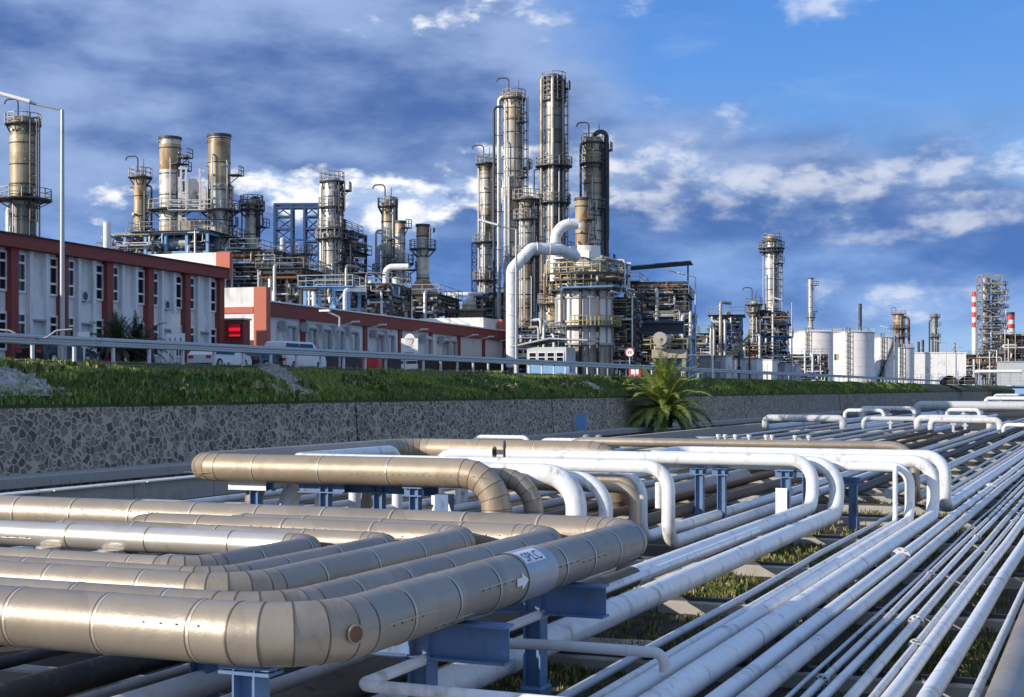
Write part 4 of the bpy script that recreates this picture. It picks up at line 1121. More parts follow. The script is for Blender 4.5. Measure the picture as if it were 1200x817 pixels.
def tower(label, px0, px1, ytop, d, segs, plats=(), side=None, davit=True, lad=None, hat=True, cat='column', name='distillation_column', base=ROAD, taper=None, overhead=None, ringstep=2.2, conebase=None, pm='steel', fullring=True, extras=0):
    """segs: (y_top_px, material) from the top down; plats: (y_px, overhang in m)"""
    pc=(px0+px1)/2; r=(px1-px0)/2/FOC*d; p=at(pc,456,d); t=thing(name,label,cat,(p.x,p.y,base))
    zt=zat(ytop,d)-base
    mats=[M[m] for _,m in segs]; prof=[]; mi=[]
    edges=[zat(y,d)-base for y,_ in segs]+[0]
    b=MB()
    def rad(z): return r if not taper else r*(1+taper*(1-z/zt))
    for k in range(len(segs)-1,-1,-1):
        b.lathe((0,0,0),[(rad(edges[k+1]),edges[k+1]),(rad(edges[k]),edges[k])],26,k)
    if hat: b.lathe((0,0,0),[(r,zt),(r*.85,zt+r*.28),(r*.5,zt+r*.45),(.02,zt+r*.5)],26,0)
    else:
        b.lathe((0,0,0),[(r,zt),(r*.86,zt),(r*.86,zt-2.5),(.02,zt-2.5)],26,0); 
    nm=len(mats); mats.append(M['steel'])
    if ringstep:
        z=ringstep
        while z<zt: b.lathe((0,0,0),[(rad(z),z-.07),(rad(z)+.06,z-.05),(rad(z)+.06,z+.05),(rad(z),z+.07)],26,nm); z+=ringstep*random.uniform(.8,1.25)
        if not hat: b.lathe((0,0,0),[(r,zt-.35),(r+.12,zt-.3),(r+.12,zt),(r*.86,zt+.01)],26,nm)
    b.build('shell',mats,t)
    if conebase:
        yb,w,mt=conebase; z=zat(yb,d)-base; b=MB(); b.lathe((0,0,0),[(w/FOC*d/2,z-2.6),(w/FOC*d/2*.92,z-2.0),(r*1.02,z)],26,0); b.build('flared_base',M[mt],t)
    for (y,ov) in plats:
        z=zat(y,d)-base; R1=r+ov; b=MB()
        b.lathe((0,0,0),[(r*1.0,z-.12),(R1,z-.12),(R1,z+.04),(r*1.0,z+.04)],20,0,smooth=False)
        for i in range(8):
            a=i*.785+.2; b.bar((math.cos(a)*r,math.sin(a)*r,z-1.0),(math.cos(a)*R1*.97,math.sin(a)*R1*.97,z-.1),.1,.1)
        q=b.build('platform',M[pm],t)
        b=MB(); rail_ring(b,(0,0),R1-.06,z,14,0,w=.08); b.build('railing',M['yellow' if pm=='blue' else 'railgrey'],q)
    if lad:
        ys=lad; ang=R(-15)
        b=MB(); z1=zat(ys[0],d)-base; z0=zat(ys[1],d)-base
        ladder(b,math.cos(ang)*(r+.25),math.sin(ang)*(r+.25),z0,z1,ang); b.build('ladder',M['steel'],t)
    if davit and random.random()<.55:
        b=MB(); tube(b,[(-r*.5,0,zt-.5),(-r*.5,0,zt+2.6),(-r*.5-1.6,-.3,zt+2.6),(-r*.5-1.6,-.3,zt+2.1)],.09,.5,8,0); b.bar((r*.6,0,zt),(r*.6,0,zt+2.2),.08); b.bar((r*.2,.3,zt),(r*.2,.3,zt+1.4),.07); b.build('davit',M['steel'],t)
    if side:
        for (ang,off,pr,y_top,y_bot,mt) in side:
            a=R(ang); x=math.cos(a)*(r+off); y=math.sin(a)*(r+off); b=MB(); z1=zat(y_top,d)-base; z0=zat(y_bot,d)-base
            tube(b,[(x,y,z0),(x,y,z1),(x*.35,y*.35,z1)] if z1>zt-1.0 else [(math.cos(a)*r*.8,math.sin(a)*r*.8,z1),(x,y,z1),(x,y,z0)],pr,pr*3,12,0)
            for i in range(int((z1-z0)/5)): zz=z0+2+5*i; b.bar((math.cos(a)*r*.9,math.sin(a)*r*.9,zz),(x,y,zz),.1)
            b.build('riser_pipe',M[mt],t)
    if overhead:
        ang,rad_,pr,y_bot,mt=overhead; a=R(ang); x=math.cos(a)*rad_; y=math.sin(a)*rad_; b=MB(); z0=zat(y_bot,d)-base
        tube(b,[(0,0,zt),(0,0,zt+rad_*.62),(x,y,zt+rad_*.62),(x,y,z0)],pr,rad_*.46,14,0,10); b.build('overhead_pipe',M[mt],t)
    # little half landings on the shaded side
    for i in range(max(0,int(zt/6)) if ringstep else 0):
        a=R(random.choice([-20,-10,5,12,-35])+random.uniform(-8,8)); z=random.uniform(zt*.15,zt*.97); rr=rad(z); sz=random.uniform(.7,1.5)
        X=Vector((math.cos(a),math.sin(a),0)); Y=Vector((-X.y,X.x,0)); c=X*(rr+sz*.5); b=MB()
        b.box((c.x,c.y,z),(sz,sz*1.3,.12),0,ax=(X,Y,Vector((0,0,1))))
        for h in (.55,1.05): b.bar(c+X*sz*.5-Y*sz*.6+Vector((0,0,z+h)),c+X*sz*.5+Y*sz*.6+Vector((0,0,z+h)),.08)
        for q in (-.6,0,.6): b.bar(c+X*sz*.5+Y*sz*q+Vector((0,0,z)),c+X*sz*.5+Y*sz*q+Vector((0,0,z+1.05)),.08)
        b.bar(X*rr+Vector((0,0,z-1.0)),c+X*sz*.4+Vector((0,0,z)),.09)
        b.build('landing',M['steel'],t)
    # small nozzles and clips all the way up
    b=MB()
    for i in range(int(zt/1.5)):
        a=random.uniform(-2.6,.3); z=random.uniform(1,zt-.5); rr=rad(z)
        L=random.uniform(.15,.5); b.cyl((math.cos(a)*rr*.95,math.sin(a)*rr*.95,z),(math.cos(a)*(rr+L),math.sin(a)*(rr+L),z),random.uniform(.06,.16),None,8,0)
    for i in range(extras):
        a=R(random.uniform(-120,20)); x=math.cos(a)*(r+.3); y=math.sin(a)*(r+.3); z0=random.uniform(0,zt*.5); z1=random.uniform(z0+5,zt); tube(b,[(x,y,z0),(x,y,z1),(x*.6,y*.6,z1)],random.uniform(.06,.13),.3,8,0)
    o=b.build('nozzles',M['galv'],t); 
    return t
def tangle(b, x0,x1,y0,y1,z0,z1,n,nm,rmin=.06,rmax=.2):
    for _ in range(n):
        p=Vector((random.uniform(x0,x1),random.uniform(y0,y1),random.uniform(z0,z1))); pts=[p]
        ax=random.choice('xyz')
        for k in range(random.randint(2,5)):
            q=pts[-1].copy()
            if ax=='x': q.x=random.uniform(x0,x1); ax=random.choice('yz')
            elif ax=='y': q.y=random.uniform(y0,y1); ax=random.choice('xz')
            else: q.z=min(z1,max(z0,q.z+random.uniform(-4,4))); ax=random.choice('xy')
            if (q-pts[-1]).length>.5: pts.append(q)
        if len(pts)<2: continue
        r=random.uniform(rmin,rmax); tube(b,pts,r,r*2.2,6,random.randrange(nm),3)
        if random.random()<.5:
            q=pts[0]; b.cyl(q-Vector((.05,0,0)),q+Vector((.12,0,0)),r*2,None,8,random.randrange(nm))
TM=['galv','white_old','steel','silver','clad_beige','blue','lag','rust']
def process_block(label, px0, px1, ytop, ybot, d, deep=10, nfl=4, bays=4, fm='steel', deckm='steel', railm='galv', pipes=40, vessels=3, name='process_structure', base=None, braces=True, roof=False, yaw=0.0, vm=('clad_white','clad_beige','clad_silver','clad_grey'), big=.2):
    w=(px1-px0)/FOC*d; p=at((px0+px1)/2,456,d); base=ROAD if base is None else base
    zb=max(0,zat(ybot,d)-base); zt=zat(ytop,d)-base
    t=thing(name,label,'process unit',(p.x,p.y,base),YAW*.55+yaw)
    xs=[-w/2+w*i/bays for i in range(bays+1)]; ys=[-deep/2,0,deep/2] if deep>6 else [-deep/2,deep/2]
    zs=[zb+(zt-zb)*i/nfl for i in range(nfl+1)]
    b=MB()
    for x in xs:
        for y in ys: b.hbeam((x,y,0),(x,y,zt),.34,.34,.05,.05,up=(0,1,0))
    for z in zs[1:]:
        for y in ys: b.bar((xs[0],y,z-.2),(xs[-1],y,z-.2),.22,.36)
        for x in xs: b.bar((x,ys[0],z-.2),(x,ys[-1],z-.2),.22,.36)
    if braces:
        for i in range(bays):
            for k in range(nfl):
                if random.random()<.35:
                    a=(xs[i],ys[0],zs[k]); c=(xs[i+1],ys[0],zs[k+1])
                    if random.random()<.5: a=(xs[i+1],ys[0],zs[k]); c=(xs[i],ys[0],zs[k+1])
                    b.bar(a,c,.16)
    b.build('frame',M[fm],t)
    for k in range(1,nfl+1):
        e=random.uniform(.1,.9)
        xa,xb=(-w/2-e,w/2+e) if k==nfl and nfl<3 else sorted(random.sample([-w/2-e,-w/2+w*.25,0,w/2-w*.25,w/2+e],2))
        b=MB(); b.box(((xa+xb)/2,0,zs[k]+.03),(xb-xa,deep+2*e,.08),0); q=b.build('deck',M[deckm],t)
        b=MB(); rail_rect(b,xa,xb,-deep/2-e,deep/2+e,zs[k]+.07,w=.07); b.build('railing',M[random.choice([railm,railm,'railgrey'])],q)
    for i in range(max(3,int(w/2))):
        x=random.uniform(-w/2,w/2); z1=zt*random.uniform(.75,1.0)+random.uniform(0,2.5); b=MB()
        tube(b,[(x,-deep/2-.5,random.uniform(0,zt*.4)),(x,-deep/2-.5,z1),(x+random.uniform(-2,2),-deep*.2,z1)],random.uniform(.1,.26),.5,8,0,4); b.build('riser_pipe',M[random.choice(['white_old','silver','galv','clad_grey','pale'])],t)
    for i in range(vessels):
        k=random.randrange(nfl); h=(zs[1]-zs[0]); z=zs[k]+h*.45; r=min(h*.33,1.5)*random.uniform(.7,1); L=w*random.uniform(.25,.5); x=random.uniform(-w/2+L/2,w/2-L/2); y=-deep*random.uniform(.05,.42)
        b=MB()
        if random.random()<.6:
            b.cyl((x-L/2,y,z),(x+L/2,y,z),r,r,18,0)
            for s in (-1,1): b.cyl((x+s*L/2,y,z),(x+s*(L/2+r*.5),y,z),r,r*.45,18,0)
            for s in (-.3,.3): b.box((x+s*L,y,z-r),(.3,r*1.5,r*.8),0)
        else:
            hh=h*random.uniform(.8,1.6); b.lathe((x,y,zs[k]),[(r*.5,0),(r,.5),(r,hh-.5),(r*.5,hh)],18,0)
        b.build('vessel',M[random.choice(vm)],t)
    for k in range(nfl):
        for side in (0,1):
            b=MB()
            y0,y1=(-deep/2-.6,-deep*.1) if side==0 else (-deep*.1,deep/2)
            tangle(b,-w/2-.3,w/2+.3,y0,y1,zs[k]+.3,zs[k+1]-.2,int(pipes/nfl/(1 if side==0 else 2.2)),len(TM),.05,big)
            if b.f:
                o=b.build('pipework',[M[m] for m in TM],t); tag(o,kind='stuff')
    if roof:
        b=MB(); b.bar((-w/2-.5,0,zt+2.2),(w/2+.5,0,zt+2.8),deep*.5,.12)
        for x in (xs[0],xs[-1]): b.bar((x,0,zt),(x,0,zt+2.5),.2)
        b.build('roof_sheet',M['blue_dark'],t)
    return t
def lattice(label, px0, px1, ytop, ybot, d, depth_m, cell, mat='blue_dark', base=ROAD, w=.22, name='lattice_tower', cat='tower', parts=None, parent=None, off=(0,0)):
    W_=(px1-px0)/FOC*d; p=at((px0+px1)/2,456,d)
    t=parent or thing(name,label,cat,(p.x,p.y,base),YAW*.9)
    z0=max(0,zat(ybot,d)-base); z1=zat(ytop,d)-base; ox,oy=off
    b=MB(); k=max(1,int((z1-z0)/cell)); zs=[z0+(z1-z0)*i/k for i in range(k+1)]
    cs=[(-W_/2,-depth_m/2),(W_/2,-depth_m/2),(W_/2,depth_m/2),(-W_/2,depth_m/2)]
    for x,y in cs: b.bar((x+ox,y+oy,0),(x+ox,y+oy,z1),w*1.3)
    for i in range(k+1):
        for j in range(4):
            a,c=cs[j],cs[(j+1)%4]; b.bar((a[0]+ox,a[1]+oy,zs[i]),(c[0]+ox,c[1]+oy,zs[i]),w)
            if i<k:
                if i%2: a,c=c,a
                b.bar((a[0]+ox,a[1]+oy,zs[i]),(c[0]+ox,c[1]+oy,zs[i+1]),w*.7)
    b.build('lattice',M[mat],t); return t

# --- left group
tower('beige banded column with a wide dark platform at the left edge',12,42,143,160,[(143,'clad_dbeige'),(160,'clad_beige'),(200,'clad_beige'),(215,'clad_dbeige'),(238,'clad_dark')],[(234,1.7),(146,.55)],lad=(143,282),side=[(-10,1.3,.10,140,282,'steel'),(170,1.0,.35,238,290,'white_old')],ringstep=1.9,extras=4)
tower('small white stack with spiral strakes above the office roof',121,130,261,170,[(261,'white')],davit=False,hat=False,name='vent_stack',cat='stack',ringstep=0)
tower('slim brown column with white top platform left of the twin chimneys',157,172,207,182,[(207,'clad_rust'),(235,'clad_beige')],[(208,.7),(279,1.0)],side=[(10,.7,.14,218,285,'steel')],lad=(225,280),extras=3)
tower('left of the twin white chimneys with an orange-brown rusty upper band',187,212,161,178,[(161,'clad_white'),(170,'clad_rust'),(200,'clad_white'),(224,'clad_white')],[(246,1.4)],hat=False,davit=False,name='chimney',cat='chimney',ringstep=3.2,extras=5,lad=(205,245))
tower('right of the twin white chimneys, sooty brown at its upper band',244,270,158,178,[(158,'clad_white'),(165,'clad_beige'),(194,'clad_beige'),(216,'clad_white'),(232,'clad_silver')],[(247,1.2),(279,1.5)],hat=False,davit=False,name='chimney',cat='chimney',ringstep=3.2,side=[(0,.5,.16,218,285,'steel')],lad=(220,278),extras=5)
# flue between the chimneys
p=at(228,456,178); t=thing('flue_duct','white flue duct with gantries linking the twin chimneys','duct',(p.x,p.y,ROAD),YAW)
s=178/FOC
b=MB(); z=zat(236,178)-ROAD
b.poly([(-16*s,-1.2,z-1.2),(16*s,-1.2,z-1.2),(16*s,-1.2,z+1.2),(4*s,-1.2,z+2.6),(-7*s,-1.2,z+2.6),(-16*s,-1.2,z+1.2)]); b.box((0,0,z),(32*s,2.3,2.4),0); b.box((0,0,z-5),(30*s,2.2,5.5),0)
b.build('casing',M['clad_white'],t)
b=MB()
for (x,y0,y1) in ((-12,197,262),(-6,200,262),(10,200,262),(-14,210,275)):
    b.bar((x*s,-1.8,zat(y1,178)-ROAD),(x*s,-1.8,zat(y0,178)-ROAD),.22)
for y in (200,214,228,244,258): b.bar((-15*s,-1.8,zat(y,178)-ROAD),((-5)*s,-1.8,zat(y,178)-ROAD),.18)
for y in (203,216,230,246): b.bar((8*s,-1.8,zat(y,178)-ROAD),((16)*s,-1.8,zat(y,178)-ROAD),.18)
b.build('gantry',M['white_old'],t)
b=MB(); rail_rect(b,-24*s,18*s,-3.2,-1.6,zat(249,178)-ROAD,w=.1); b.box((-3*s,-2.4,zat(249,178)-ROAD-.05),(42*s,1.6,.12),0); b.build('walkway',M['white_old'],t)
tower('short white column with a hooked top pipe right of the twin chimneys',287,303,238,182,[(238,'clad_beige'),(250,'clad_white')],[(240,.6),(246,.8)],overhead=(0,1.0,.25,278,'steel'),davit=True,side=[(180,.6,.12,240,285,'galv')],lad=(246,284))
process_block('blue framed fired heater casing carrying the twin chimneys',149,272,279,345,180,14,3,5,'blue_light','steel','railgrey',150,7,big=.16)
process_block('tangled pipe rack between the chimneys and the low hall',268,335,296,352,172,8,3,4,'steel','steel','galv',150,4,big=.18)
process_block('low tangle of pipes and decks above the hall roof at left',318,365,318,352,165,7,2,3,'steel','steel','galv',90,2,big=.18)
# lattice frame
T1_=lattice('pair of dark blue lattice towers joined by a top beam',323,343,240,342,200,1.5,1.7,w=.24)
W_=200/FOC
lattice(None,323+35,343+32,240,342,200,1.5,1.7,w=.24,parent=T1_,off=((366.5-333)*W_,0))
b=MB(); z=zat(240,200)-ROAD; z2=zat(244,200)-ROAD
for zz in (z,z2): b.bar((-10*W_,-.75,zz),(43*W_,-.75,zz),.26); b.bar((-10*W_,.75,zz),(43*W_,.75,zz),.26)
for i in range(12): b.bar((10*W_+i*26*W_/12,-.75,z if i%2 else z2),(10*W_+(i+1)*26*W_/12,-.75,z2 if i%2 else z),.16)
b.build('top_beam',M['blue_dark'],T1_)
b=MB(); b.bar((10*W_,-.75,zat(282,200)-ROAD),(26*W_,-.75,zat(282,200)-ROAD),.25); b.build('tie_beam',M['blue_dark'],T1_)
tower('dark drum stack with an amber band below the lattice pair',347,362,297,172,[(297,'steel'),(300,'clad_rust'),(311,'steel'),(318,'clad_silver')],[(298,.5)],hat=False,davit=False,name='vent_stack',cat='stack',ringstep=0)
tower('pale pipe standing in the left lattice leg',328,335,280,198,[(280,'pale')],davit=False,ringstep=0,name='vent_stack',cat='stack')
tower('silver column with a tall side pipe beside the lattice pair',379,399,212,178,[(212,'clad_silver'),(246,'clad_silver'),(268,'clad_silver')],[(213,.5),(243,.6),(268,.7),(280,1.0)],side=[(0,.4,.16,216,340,'steel'),(185,.35,.30,212,340,'silver'),(-50,.3,.12,225,340,'steel')],lad=(215,268),extras=9,pm='steel')
process_block('tall narrow steel structure hugging the silver column',399,421,273,345,182,6,6,2,'steel','steel','galv',70,3,big=.2)
process_block('light blue open frame above the hall roof',364,416,338,360,150,4,1,3,'blue_light','blue_light','galv',20,1)
process_block('low pipe tangle right of the light blue frame',416,470,336,368,156,8,2,4,'steel','steel','galv',130,3,big=.18)
# --- middle left group
tower('white column with hooked top pipes left of the tan tipped stack',447,462,240,186,[(240,'clad_beige'),(262,'clad_white'),(300,'clad_white')],[(242,.5),(320,1.2)],overhead=(0,1.2,.22,330,'steel'),lad=(265,320),side=[(180,.6,.3,288,322,'white_old'),(200,.7,.15,270,330,'galv')],extras=4)
tower('white stack with a tan tip between two columns',463,475,259,184,[(259,'clad_beige'),(275,'clad_white')],[(309,1.1)],hat=False,davit=False,name='chimney',cat='chimney',ringstep=3.5,extras=4)
tower('rusty banded stack on a flared cone',488,503,263,184,[(263,'clad_rust'),(279,'clad_white'),(299,'clad_white'),(318,'clad_white'),(330,'clad_rust')],[(292,.9)],hat=False,davit=False,conebase=(329,52,'clad_rust'),name='chimney',cat='chimney',ringstep=2.8,lad=(268,292))
process_block('heater base full of pipes under the flared rusty stack',476,524,349,374,180,12,2,4,'steel','steel','galv',110,4,big=.2)
p=at(452,456,160); t=thing('white_duct','bent white duct rising above the hall roof, left one','duct',(p.x,p.y,ROAD),YAW*.6); b=MB(); tube(b,[(0,0,2),(0,0,zat(313,160)-ROAD),(2.6,0,zat(313,160)-ROAD)],.36,.8,14,0); b.build('duct',M['white'],t)
p=at(478,456,160); t=thing('white_duct','bent white duct rising above the hall roof, right one','duct',(p.x,p.y,ROAD),YAW*.6); b=MB(); tube(b,[(.2,0,2),(0,0,zat(348,160)-ROAD),(-1.3,0,zat(337,160)-ROAD),(-1.4,0,zat(325,160)-ROAD)],.45,.8,14,0); b.build('duct',M['white'],t)
lattice('slim dark lattice mast with a lamp head',553,559,285,352,215,.8,1.4,w=.14,name='lattice_mast',cat='mast')
# pump house with T-shaped vents
p=at(556,456,198); t=thing('pump_house','beige flat roofed house with white T-shaped vent pipes','building',(p.x,p.y,ROAD),YAW*.5)
s=198/FOC; z=zat(366,198)-ROAD
b=MB(); b.box((-5*s,0,z/2),(44*s,8,z),0); b.build('walls',M['clad_beige'],t); b=MB(); b.box((-5*s,0,z+.12),(47*s,8.6,.24),0); rail_rect(b,-27*s,17*s,-4,4,z+.2,w=.08); b.build('roof',M['conc_tan'],t)
for x in (-19,2):
    b=MB(); zz=zat(347,198)-ROAD; b.cyl((x*s,-2,z),(x*s,-2,zz),.28,.28,12,0); b.build('vent_pipe',M['white'],t)
b=MB(); zz=zat(346,198)-ROAD; b.cyl((-31*s,-2,zz),(14*s,-2,zz),.3,.3,12,0); b.build('header_pipe',M['white'],t)
for x in (-20,0):
    b=MB(); b.lathe((x*s,-3,z+.2),[(1.0,0),(1.0,.7),(.3,1.6),(.02,1.7)],16,0); b.build('dome_vent',M['clad_white'],t)
process_block('pipe rack behind the beige pump house',566,596,346,388,200,8,3,2,'steel','steel','galv',90,2,big=.2)
# --- tall centre group
tower('slim tall white column left of the two tallest',563,577,192,200,[(192,'clad_beige'),(205,'clad_white'),(245,'clad_beige'),(280,'clad_white'),(320,'clad_rust'),(335,'clad_white')],[(192,.7),(284,1.1),(328,1.1)],side=[(-5,.5,.13,196,345,'steel'),(180,.35,.14,194,345,'galv')],lad=(196,284),extras=6,ringstep=1.7)
tower('tall thick banded column, white above and orange-brown below its middle',590,613,114,190,[(114,'clad_beige'),(122,'clad_white'),(128,'clad_beige'),(142,'clad_white'),(205,'clad_white'),(223,'clad_rust'),(243,'clad_beige'),(260,'clad_white'),(330,'clad_beige'),(375,'clad_grey')],[(116,.35)],side=[(180,.75,.26,112,400,'silver'),(200,1.25,.18,125,400,'steel'),(-60,.3,.10,120,400,'steel')],lad=(116,345),ringstep=1.8,extras=9)
tower('medium banded column tucked right of the thick tall one',608,626,233,176,[(233,'clad_beige'),(255,'clad_white'),(290,'clad_beige'),(330,'clad_white'),(350,'clad_beige'),(385,'clad_grey')],[(234,.8),(257,.7),(300,.8),(385,.8)],side=[(0,.5,.13,238,410,'steel')],lad=(236,385),ringstep=1.7,extras=6)
tower('tallest column, grey and ringed with platforms and pipes',638,660,92,188,[(92,'steel'),(104,'clad_grey'),(109,'steel'),(114,'clad_grey'),(125,'clad_dark'),(180,'clad_dark'),(260,'clad_dark'),(345,'clad_rust'),(360,'clad_beige'),(405,'clad_grey')],[(96,.4),(107,.4),(118,.4),(195,1.2),(238,1.0),(340,1.2)],side=[(-140,.45,.22,90,410,'clad_beige'),(-75,.4,.20,92,410,'clad_white'),(-20,.45,.12,100,410,'steel'),(190,1.4,.1,198,410,'steel')],lad=(98,340),ringstep=1.5,extras=8)
tower('grey-white column with a dark inverted U pipe at its right',684,707,166,192,[(166,'clad_beige'),(180,'clad_beige'),(212,'clad_beige'),(230,'clad_white'),(270,'clad_white'),(300,'clad_grey')],[(168,.4),(192,.6),(245,.8)],overhead=(-8,1.95,.30,400,'steel'),side=[(180,.5,.16,165,320,'steel'),(-15,.3,.14,175,320,'steel')],lad=(170,300),ringstep=1.9,extras=7)
tower('rust streaked stack rising from the round white heater',674,691,232,170,[(232,'clad_rust'),(262,'clad_white'),(267,'clad_rust'),(297,'clad_beige')],[],hat=False,davit=False,name='chimney',cat='chimney',ringstep=3.0,lad=(235,300),extras=3)
tower('beige rusty column foot below the tallest column',640,653,358,168,[(358,'clad_beige'),(380,'clad_rust'),(395,'clad_beige')],[(356,1.0)],davit=False,ringstep=1.6)
# round heater
dH=166; p=at(685,456,dH); t=thing('round_heater','round white furnace with yellow railed platforms','furnace',(p.x,p.y,ROAD)); s=dH/FOC; r=33*s
b=MB(); zt=zat(330,dH)-ROAD; b.lathe((0,0,0),[(r,zat(405,dH)-ROAD),(r,zt)],40,0); b.lathe((0,0,0),[(r*.96,0),(r*.96,zat(405,dH)-ROAD)],40,1); b.lathe((0,0,0),[(r,zt),(r*.6,zt+2.0),(r*.55,zt+4)],40,0); b.build('shell',[M['tank'],M['clad_grey']],t)
b=MB()
for i in range(18):
    a=i*math.pi/9; b.bar((math.cos(a)*(r+.08),math.sin(a)*(r+.08),0),(math.cos(a)*(r+.08),math.sin(a)*(r+.08),zt),.14,.14)
for y in (350,378,404): b.lathe((0,0,0),[(r,zat(y,dH)-ROAD-.15),(r+.22,zat(y,dH)-ROAD-.12),(r+.22,zat(y,dH)-ROAD+.12),(r,zat(y,dH)-ROAD+.15)],40,0)
b.build('ribs',M['grey'],t)
for y,ov in ((341,1.0),(330,1.2),(322,1.4)):
    z=zat(y,dH)-ROAD; b=MB(); b.lathe((0,0,0),[(r*.6,z-.15),(r+ov,z-.15),(r+ov,z+.04),(r*.6,z+.04)],32,0,smooth=False); q=b.build('platform',M['steel'],t); b=MB(); rail_ring(b,(0,0),r+ov-.05,z,30,0,w=.11); b.build('railing',M['yellow'],q)
z=zat(383,dH)-ROAD; b=MB(); b.lathe((0,0,0),[(r,z-.15),(r+1.0,z-.15),(r+1.0,z+.04),(r,z+.04)],32,0,smooth=False); q=b.build('platform',M['steel'],t); b=MB(); rail_ring(b,(0,0),r+.95,z,20,0,-1.6,.6,w=.11); b.build('railing',M['yellow'],q)
b=MB()
for i in range(10):
    a=-2.9+i*.33; b.bar((math.cos(a)*(r+1),math.sin(a)*(r+1),zat(341,dH)-ROAD),(math.cos(a)*(r+1.2),math.sin(a)*(r+1.2),zat(322,dH)-ROAD),.16)
for (a,y0,y1) in ((-2.0,320,440),(-1.35,330,440),(-.8,335,440)): b.bar((math.cos(a)*(r+.4),math.sin(a)*(r+.4),0),(math.cos(a)*(r+.4),math.sin(a)*(r+.4),zat(y0,dH)-ROAD),.3)
b.build('columns',M['steel'],t)
b=MB(); b.box((-1.0,-.3,zat(308,dH)-ROAD),(4.4,3,2.4),0); b.box((-.6,-.2,zat(318,dH)-ROAD),(6.0,4,1.2),0); b.build('breeching',M['clad_white'],t)
b=MB(); tangle(b,-r-1,r+2,-r-1.5,r,zat(345,dH)-ROAD,zat(306,dH)-ROAD,60,len(TM),.06,.16); tag(b.build('pipework',[M[m] for m in TM],t),kind='stuff')
process_block('cluttered lower pipe racks right of the round furnace',712,748,352,436,170,8,5,3,'steel','steel','yellow',230,5,big=.17)
process_block('cluttered lower pipe racks left of the round furnace',606,655,392,438,158,6,3,4,'steel','steel','galv',150,3,big=.2)
process_block('dim pipe racks behind the tall columns',626,652,395,436,176,6,3,2,'steel','steel','galv',60,1)
# the big white ducts
dD=150; s=dD/FOC; p=at(600,456,dD); t=thing('white_duct','large white duct bending from the ground over to the furnace','duct',(p.x,p.y,ROAD),YAW)
b=MB(); z=zat(290,dD)-ROAD; tube(b,[(0,0,1),(0,0,zat(316,dD)-ROAD),(23*s,1,z),(58*s,2.5,z),(78*s,8,z-.2)],.62,.9,22,0,8); b.build('duct',M['white'],t)
b=MB()
for x,y in ((30,290),(45,290)): b.torus((x*s,1.2,zat(y,dD)-ROAD),(1,.05,0),.62,.06,22,6,0)
for y in (320,345,370,395): b.torus((0,0,zat(y,dD)-ROAD),(0,0,1),.62,.05,22,6,0)
b.build('flange_rings',M['white_old'],t)
p=at(655,456,164); s=164/FOC; t=thing('white_duct','smaller white hooked duct beside the rust streaked stack','duct',(p.x,p.y,ROAD),YAW)
b=MB(); z=zat(262,164)-ROAD; tube(b,[(-4*s,0,zat(330,164)-ROAD),(-4*s,0,z),(22*s,.5,z)],.62,1.9,20,0,9); b.build('duct',M['white'],t)
b=MB(); b.torus((12*s,.4,z),(1,0,0),.66,.07,20,6,0); b.torus((-4*s,0,zat(285,164)-ROAD),(0,0,1),.66,.07,20,6,0); b.build('flange_rings',M['white_old'],t)
# --- dark blue process block with roof
process_block('dark blue three-storey process block with a sheeted roof',738,806,334,408,188,12,5,4,'steel','steel','galv',260,12,roof=True,big=.24)
p=at(778,456,175); s=175/FOC; t=thing('girder_bridge','dark green-blue plate girder across the front of the process block','girder',(p.x,p.y,ROAD),YAW*.6); b=MB(); b.box((-6*s,0,zat(384,175)-ROAD),(58*s,1.2,12*s),0); b.build('web',M['steel'],t); b=MB(); b.box((-6*s,-.1,zat(378,175)-ROAD),(60*s,1.8,.25),0); b.box((-6*s,-.1,zat(390,175)-ROAD),(60*s,1.8,.25),0); b.build('flanges',M['blue_dark'],t)
process_block('yellow railed stair tower at the right end of the process block',797,813,366,436,182,5,5,1,'blue_light','steel','yellow',60,1)
process_block('shaded lower floors crowded with pipes under the process block',742,800,398,438,184,10,3,5,'steel','steel','yellow',230,6,big=.18)
p=at(760,456,172); s=172/FOC; t=thing('orange_pipe','long orange pipe running from the furnace to the process block','pipe',(p.x,p.y,ROAD),YAW*.6); b=MB(); z=zat(358,172)-ROAD; b.cyl((-44*s,0,z),(-5*s,2,z),.28,.28,12,0); b.build('pipe',M['orange'],t)
p=at(785,456,166); s=166/FOC; t=thing('table_frame','concrete table carrying a round white drum end','frame',(p.x,p.y,ROAD),YAW*.6)
z=zat(409,166)-ROAD; b=MB(); b.box((0,0,z-.6),(40*s,4,1.0),0)
for x in (-17,17): b.box((x*s,0,(z-1)/2),(4*s,3.6,z-1),0)
b.build('table',M['conc_tan'],t); b=MB(); rail_rect(b,-21*s,21*s,-2.1,2.1,z,w=.09); b.build('railing',M['yellow'],t)
p2=at(775,456,164); dr=thing('drum','round white drum lying on the concrete table','vessel',(p2.x,p2.y,ROAD+z),YAW*.4); b=MB(); b.cyl((0,-1.2,1.05),(0,3,1.05),.72,.72,28,0); b.cyl((0,-1.28,1.05),(0,-1.2,1.05),.78,.78,28,0); b.cyl((0,-1.42,1.05),(0,-1.28,1.05),.14,.14,14,0); b.box((0,0,.2),(1,1.4,.4),0); b.build('shell',M['clad_white'],dr)
process_block('mid blue framed unit with red pumps behind the white cabins',836,868,371,436,222,8,4,3,'blue','blue_dark','galv',150,9,big=.2)
process_block('pipe racks and pale vessels between the two blue units',812,838,392,438,222,7,3,2,'steel','steel','yellow',110,3,big=.2)
process_block('blue and yellow railed structure around the tall slim column',884,923,366,440,250,9,5,3,'blue','blue_dark','yellow',200,12,big=.2)
process_block('dark low pipe racks before the tanks',926,968,416,446,285,6,2,4,'steel','steel','galv',170,3,big=.22)
